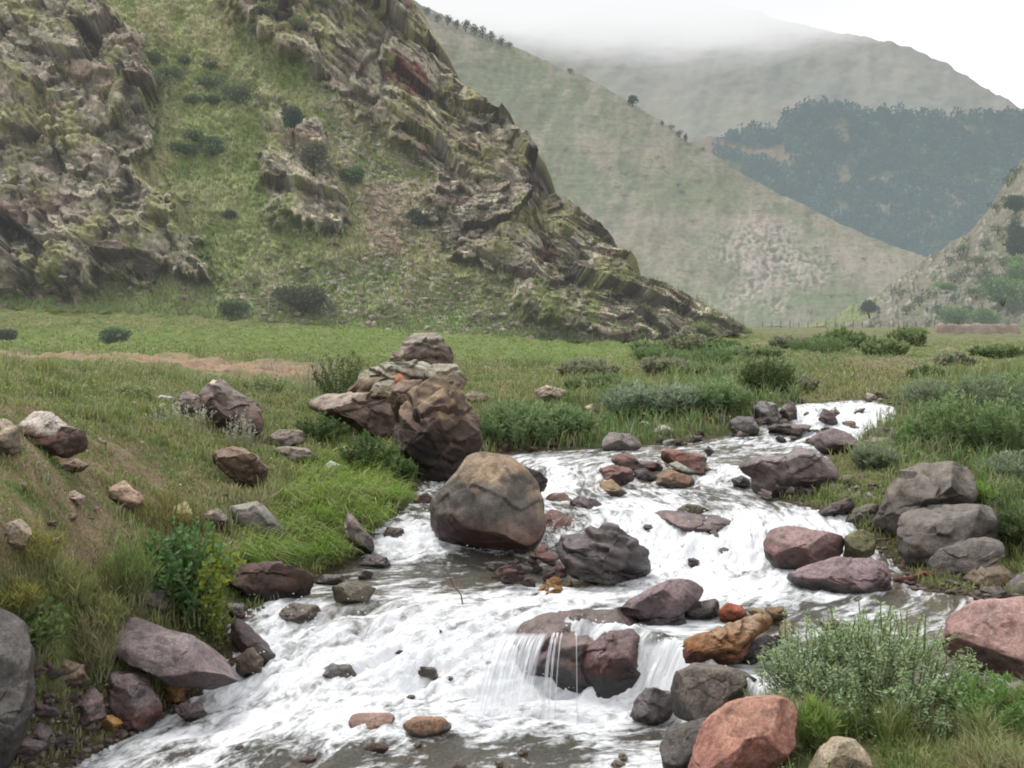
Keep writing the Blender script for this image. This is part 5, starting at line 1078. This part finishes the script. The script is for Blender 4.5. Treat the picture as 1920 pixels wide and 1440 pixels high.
for (u, v) in [(1885,385),(1900,420),(1880,460),(1905,470),(1895,505),(1860,560),(1870,590),(1900,590),(1820,560),(1790,570),(1850,520),(1790,530),(1830,500),(1895, 440), (1870, 400), (1905, 330), (1800, 480), (1780, 500), (1740, 560), (1700, 590), (1875, 530), (1840, 530), (1815, 590), (1690, 560), (1850, 470), (1870, 440), (1845, 500), (1890, 350), (1880, 500), (1810, 520), (1900, 520), (1830, 560), (1760, 590), (1725, 575)]:
    ft(spur_pt, u, v, 34, 26, 'small dark shrub dotted over the rocky spur', ((.05, .075, .04), (.09, .12, .06)), group='shrubs dotted over the rocky spur', n=260, conic=.1)
for (u, v) in [(1230,300),(1210,335),(1245,318),(1310,345),(1330,380),(1090,240),(1300,420),(1420,400),(1460,430),(1500,520),(1250,560),(1300,575),(1340,590),(1480,580),(1520,590),(1560,560),(1600,520),(1620,490),(1060,285),(1180,290),(1140,320),(1175,330),(1160,355),(1100,290),(1270,350),(1280,365),(1530,470),(1550,485),(1560,500),(1170,372),(1010,300)]:
    ft(hill_pt, u, v, 26, 11, 'low dark bush dotted over the side of the grassy hill', ((.05, .07, .035), (.09, .11, .055)), cat='shrub', name='distant_shrub', group='bushes dotted over the grassy hill', n=160, conic=0)
def forest():
    r = np.random.default_rng(5); R1 = [(1478,212),(1520,202),(1575,206),(1650,218),(1760,226),(1860,224),(2000,228),(2100,240),(2100,520),(1700,520),(1480,420),(1350,320),(1370,262),(1465,250)]
    R2 = [(1385,282),(1450,278),(1500,295),(1480,310),(1410,302)]
    pts = []; uu = r.uniform(1340, 2100, 22000); vv = r.uniform(200, 510, 22000)
    k = (sdf(uu, vv, R1) < r.exponential(9, 22000)-3) & (sdf(uu, vv, R2) > 0) & (fbm(np.stack([uu/40, vv/25, 0*uu], 1), 3) > -.18); uu = uu[k][:6500]; vv = vv[k][:6500]
    fl = FP.reshape(-1, 3)[::1]; fuu = fu.ravel(); fvv = fv.ravel()
    P = np.array([fl[np.argmin((fuu-a)**2+(fvv-b)**2)] for a, b in zip(uu, vv)]); n = len(P)
    m = 26                      # each tree: ragged sprays of needle faces around a stem
    t = r.random((n, m)); az = r.uniform(0, 6.28, (n, m)); hgt = r.uniform(3.2, 7.5, n)**1.0*P[:, 1]/700; wid = hgt*r.uniform(.22, .42, n)
    rad = wid[:, None]*(1-t)**.7*r.uniform(.5, 1, (n, m))
    Q = P[:, None]+np.stack([np.cos(az)*rad, np.sin(az)*rad, t*hgt[:, None]], -1)
    D = np.stack([np.cos(az), np.sin(az), r.uniform(-.6, .9, (n, m))], -1).reshape(-1, 3)
    V, Fa = leaf_quads(Q.reshape(-1, 3), np.repeat(hgt*.34, m), np.repeat(hgt*.24, m), D)
    tone = r.uniform(.45, 1.6, n)*(1+1.1*fbm(np.stack([uu/50, vv/30, 0*uu+4], 1), 3)); c = mix((.035, .06, .045), (.10, .135, .07), r.random(n)**2)*np.clip(tone, .3, 2.4)[:, None]
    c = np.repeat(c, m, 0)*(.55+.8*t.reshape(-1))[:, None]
    link('forest', mk_mesh('forest', V, Fa, np.repeat(c, 4, 0), smooth=False), M_ftree, kind='stuff', label='dense dark blue green forest covering the far slope', cat='forest')
forest()
# fence and low wall at the end of the plain
M_far_obj = surf_mat('weathered_posts', n1=(2, .2), n2=(9, .3), haze=.15, hazecol=(.5, .5, .48))
fr = link('wire_fence', None, None, loc=gp(1430, 612, 118), label='long low wire fence on thin posts across the end of the plain', cat='fence')
base = np.array(fr.location)
fpts = [gp(u, 612, 118+(u-1430)*.01) for u in np.linspace(1430, 1990, 34)]
def box_mesh(nm_, lo, hi, col, jit=0):
    bm = bmesh.new(); bmesh.ops.create_cube(bm, size=1); bmesh.ops.subdivide_edges(bm, edges=bm.edges[:], cuts=3, use_grid_fill=True)
    V = np.array([v.co[:] for v in bm.verts]); Fa = np.array([[q.index for q in f.verts] for f in bm.faces]); bm.free()
    V = (V+.5)*(np.array(hi)-lo)+lo; V = V+rng.normal(0, 1, V.shape)*jit
    return mk_mesh(nm_, V, Fa, np.tile(col, (len(V), 1)), smooth=False)
for q in fpts:
    hh = rng.uniform(.75, 1.05)
    link('post', box_mesh('post', q-base+[-.04, -.04, -.2], q-base+[.04, .04, hh*.8], (.20, .17, .13), .006), M_far_obj, parent=fr)
wp = []
for zz in (.3, .55):
    wp.append([q-base+[0, -.07, zz] for q in fpts])
SV, SF = tubes(np.array(wp), .012, .012); link('wire', mk_mesh('wire', SV, SF, np.tile((.25, .23, .2), (len(SV), 1))), M_far_obj, parent=fr)
q = gp(1825, 628, 80); s = 80/F
V = []; nx = 60; prof = [(-.35, -.3), (-.3, .35), (-.22, .62), (0, .68), (.22, .6), (.3, .3), (.35, -.3)]
xs = np.linspace(-72*s, 85*s, nx)
G = np.array([[(x, a, b) for a, b in prof] for x in xs]); nn_ = fbm(G.reshape(-1, 3)*1.4, 4).reshape(nx, 7); G[:, :, 2] += nn_*.16*(G[:, :, 2] > 0); G[:, :, 1] += nn_*.1; G[[0, -1], :, 2] = np.minimum(G[[0, -1], :, 2], .02)
me = mk_mesh('low_wall', G.reshape(-1, 3), grid_faces(nx, 7), mix((.24, .15, .12), (.34, .26, .21), ss(-.3, .3, nn_.ravel())))
link('low_wall', me, M_far_obj, loc=q, label='low crumbling red brown earth wall at the end of the plain', cat='wall')

# thin strands of water falling over the grey purple boulder, and a twig in the shallows
def waterfall():
    V = []; Fa = []; base = 0
    def strip(xa, xb, xa2, xb2, k, m, ph):
        nonlocal base
        t = np.linspace(0, 1, k); q = np.linspace(0, 1, m)
        for tt in t:
            x0 = xa+(xa2-xa)*tt**.8; x1 = xb+(xb2-xb)*tt**.8
            for qq in q:
                w = math.sin(qq*37+ph)*.012+math.sin(qq*91+ph*2)*.006
                V.append((x0+(x1-x0)*qq, 7.56-.36*tt**.75-.03*tt+w*(.4+tt)-.10*(1-qq)*tt, .46-.48*tt**1.7))
        for a in range(k-1):
            for b in range(m-1):
                c = base+a*m+b; Fa.append((c, c+1, c+m+1, c+m))
        base += k*m
    strip(-.12, .27, -.36, .12, 22, 160, 0)
    for x0, wd, dx in [(.30, .010, -.10), (.325, .007, -.085), (.355, .004, -.07), (.455, .004, -.02)]:
        strip(x0-wd, x0+wd, x0+dx-wd*1.6, x0+dx+wd*1.6, 18, 5, x0*20)
    m, t = nm('falling_water'); L = t.links.new
    b = nd(t, 'ShaderNodeBsdfPrincipled', i_Roughness=.35); b.inputs['Base Color'].default_value = (.86, .88, .91, 1)
    tr = nd(t, 'ShaderNodeBsdfTransparent'); mx = nd(t, 'ShaderNodeMixShader')
    at = nd(t, 'ShaderNodeAttribute', attribute_name='st')
    mp = nd(t, 'ShaderNodeMapping'); mp.inputs['Scale'].default_value = (1, 2.2, 1); L(at.outputs['Vector'], mp.inputs[0])
    no = nd(t, 'ShaderNodeTexNoise', i_Scale=1, i_Detail=6, i_Roughness=.7, i_Distortion=.3); L(mp.outputs[0], no.inputs['Vector']); mr = nd(t, 'ShaderNodeMapRange', i_From_Min=.34, i_From_Max=.66, i_To_Min=.18, i_To_Max=.9); L(no.outputs['Fac'], mr.inputs['Value'])
    fa = nd(t, 'ShaderNodeAttribute', attribute_name='fade'); mu = nd(t, 'ShaderNodeMath', operation='MULTIPLY'); L(mr.outputs[0], mu.inputs[0]); L(fa.outputs['Fac'], mu.inputs[1])
    L(mu.outputs[0], mx.inputs[0]); L(tr.outputs[0], mx.inputs[1]); L(b.outputs[0], mx.inputs[2]); L(mx.outputs[0], nd(t, 'ShaderNodeOutputMaterial').inputs[0])
    V = np.array(V); n0 = 22*160; st = np.zeros_like(V); q = np.tile(np.linspace(0, 1, 160), 22); tt = np.repeat(np.linspace(0, 1, 22), 160)
    st[:n0, 0] = q*26; st[:n0, 1] = tt+q*1.5; st[n0:, 0] = V[n0:, 0]*60; st[n0:, 1] = V[n0:, 2]*2
    fd = np.ones(len(V)); fd[:n0] = ss(0, .3, q)*ss(1.0, .93, q)*ss(1.03, .8, tt)*ss(0, .08, tt)
    link('waterfall', mk_mesh('waterfall', V, np.array(Fa), attrs={'st': st, 'fade': fd}), m, kind='structure')
    # spray thrown up where the water drops
    r = np.random.default_rng(12); n = 90000; y = r.uniform(7.0, 11.0, n); x = r.uniform(-2.4, 3.2, n); gw = (W(x, y+.1)-W(x, y-.1))/.2
    k = (chan(x, y) < -.05) & (r.random(n) < np.clip(gw-.15, 0, 1)*.10); x = x[k][:3800]; y = y[k][:3800]; n = len(x); d, F0 = ico(1)
    z = W(x, y)+.03+np.abs(r.normal(0, .045, n)); s = r.uniform(.0022, .0065, n)
    V = np.stack([x, y, z], 1)[:, None]+d[None]*s[:, None, None]*np.array([1.6, 1, 1.]); Fa = ((np.arange(n)*len(d))[:, None, None]+F0[None]).reshape(-1, 3)
    mf, t = nm('spray'); b = nd(t, 'ShaderNodeBsdfPrincipled', i_Roughness=.3); b.inputs['Base Color'].default_value = (.9, .92, .94, 1); t.links.new(b.outputs[0], nd(t, 'ShaderNodeOutputMaterial').inputs[0])
    link('water_spray', mk_mesh('water_spray', V.reshape(-1, 3), Fa), mf, kind='stuff', label='fine white spray above the small falls of the stream', cat='spray')
waterfall()
a = gp(872, 1138); b = np.array([(838-CX)/F*(a[1]+.15), a[1]+.15, CZ-(1070-HV)/F*(a[1]+.15)])
tw = np.array([[a+np.array([0, 0, -.1]), a*.7+b*.3+[.01, 0, .01], a*.4+b*.6+[-.01, 0, 0], b]])
SV, SF = tubes(tw-a, .009, .004); link('twig', mk_mesh('twig', SV, SF, np.tile((.10, .075, .06), (len(SV), 1))), M_wood, loc=a, label='thin bare twig sticking up out of the shallows below the largest boulder', cat='twig')
# ------------------------------------------------------------------ camera, light, sky
cam = bpy.data.cameras.new('camera'); co = bpy.data.objects.new('camera', cam); C.objects.link(co)
co.location = (0, 0, CZ); co.rotation_euler = (math.pi/2, 0, 0)
cam.sensor_width = 36; cam.lens = 36*F/1920; cam.shift_y = -(720-HV)/1920; cam.clip_end = 20000; cam.clip_start = .05
bpy.context.scene.camera = co
sc = bpy.context.scene
w = bpy.data.worlds.new('World'); sc.world = w; w.use_nodes = True; t = w.node_tree; t.nodes.clear(); L = t.links.new
el, az = math.radians(58), math.radians(-40)
sky = nd(t, 'ShaderNodeTexSky', sky_type='NISHITA', sun_disc=False, sun_elevation=el, sun_rotation=az)
hs = nd(t, 'ShaderNodeHueSaturation', i_Saturation=.25); L(sky.outputs[0], hs.inputs['Color'])
b1 = nd(t, 'ShaderNodeBackground', i_Strength=.05); L(hs.outputs[0], b1.inputs[0])
b2 = nd(t, 'ShaderNodeBackground', i_Strength=.92); b2.inputs[0].default_value = (.98, .985, 1, 1)      # unbroken overcast
ad = nd(t, 'ShaderNodeAddShader'); L(b1.outputs[0], ad.inputs[0]); L(b2.outputs[0], ad.inputs[1])
L(ad.outputs[0], nd(t, 'ShaderNodeOutputWorld').inputs[0])
sl = bpy.data.lights.new('sun', 'SUN'); sl.energy = 2.2; sl.angle = math.radians(14); sl.color = (1, .965, .92)
so = bpy.data.objects.new('sun', sl); C.objects.link(so)
d = np.array([math.sin(az)*math.cos(el), math.cos(az)*math.cos(el), math.sin(el)])
import mathutils
so.rotation_euler = mathutils.Vector(d).to_track_quat('Z', 'Y').to_euler(); so.location = d*50
sc.view_settings.view_transform = 'Standard'; sc.view_settings.look = 'None'; sc.view_settings.exposure = 0
sc.cycles.max_bounces = 6; sc.cycles.transparent_max_bounces = 12; sc.cycles.diffuse_bounces = 3
sc.cycles.filter_width = 1.9
sc.cycles.use_denoising = True
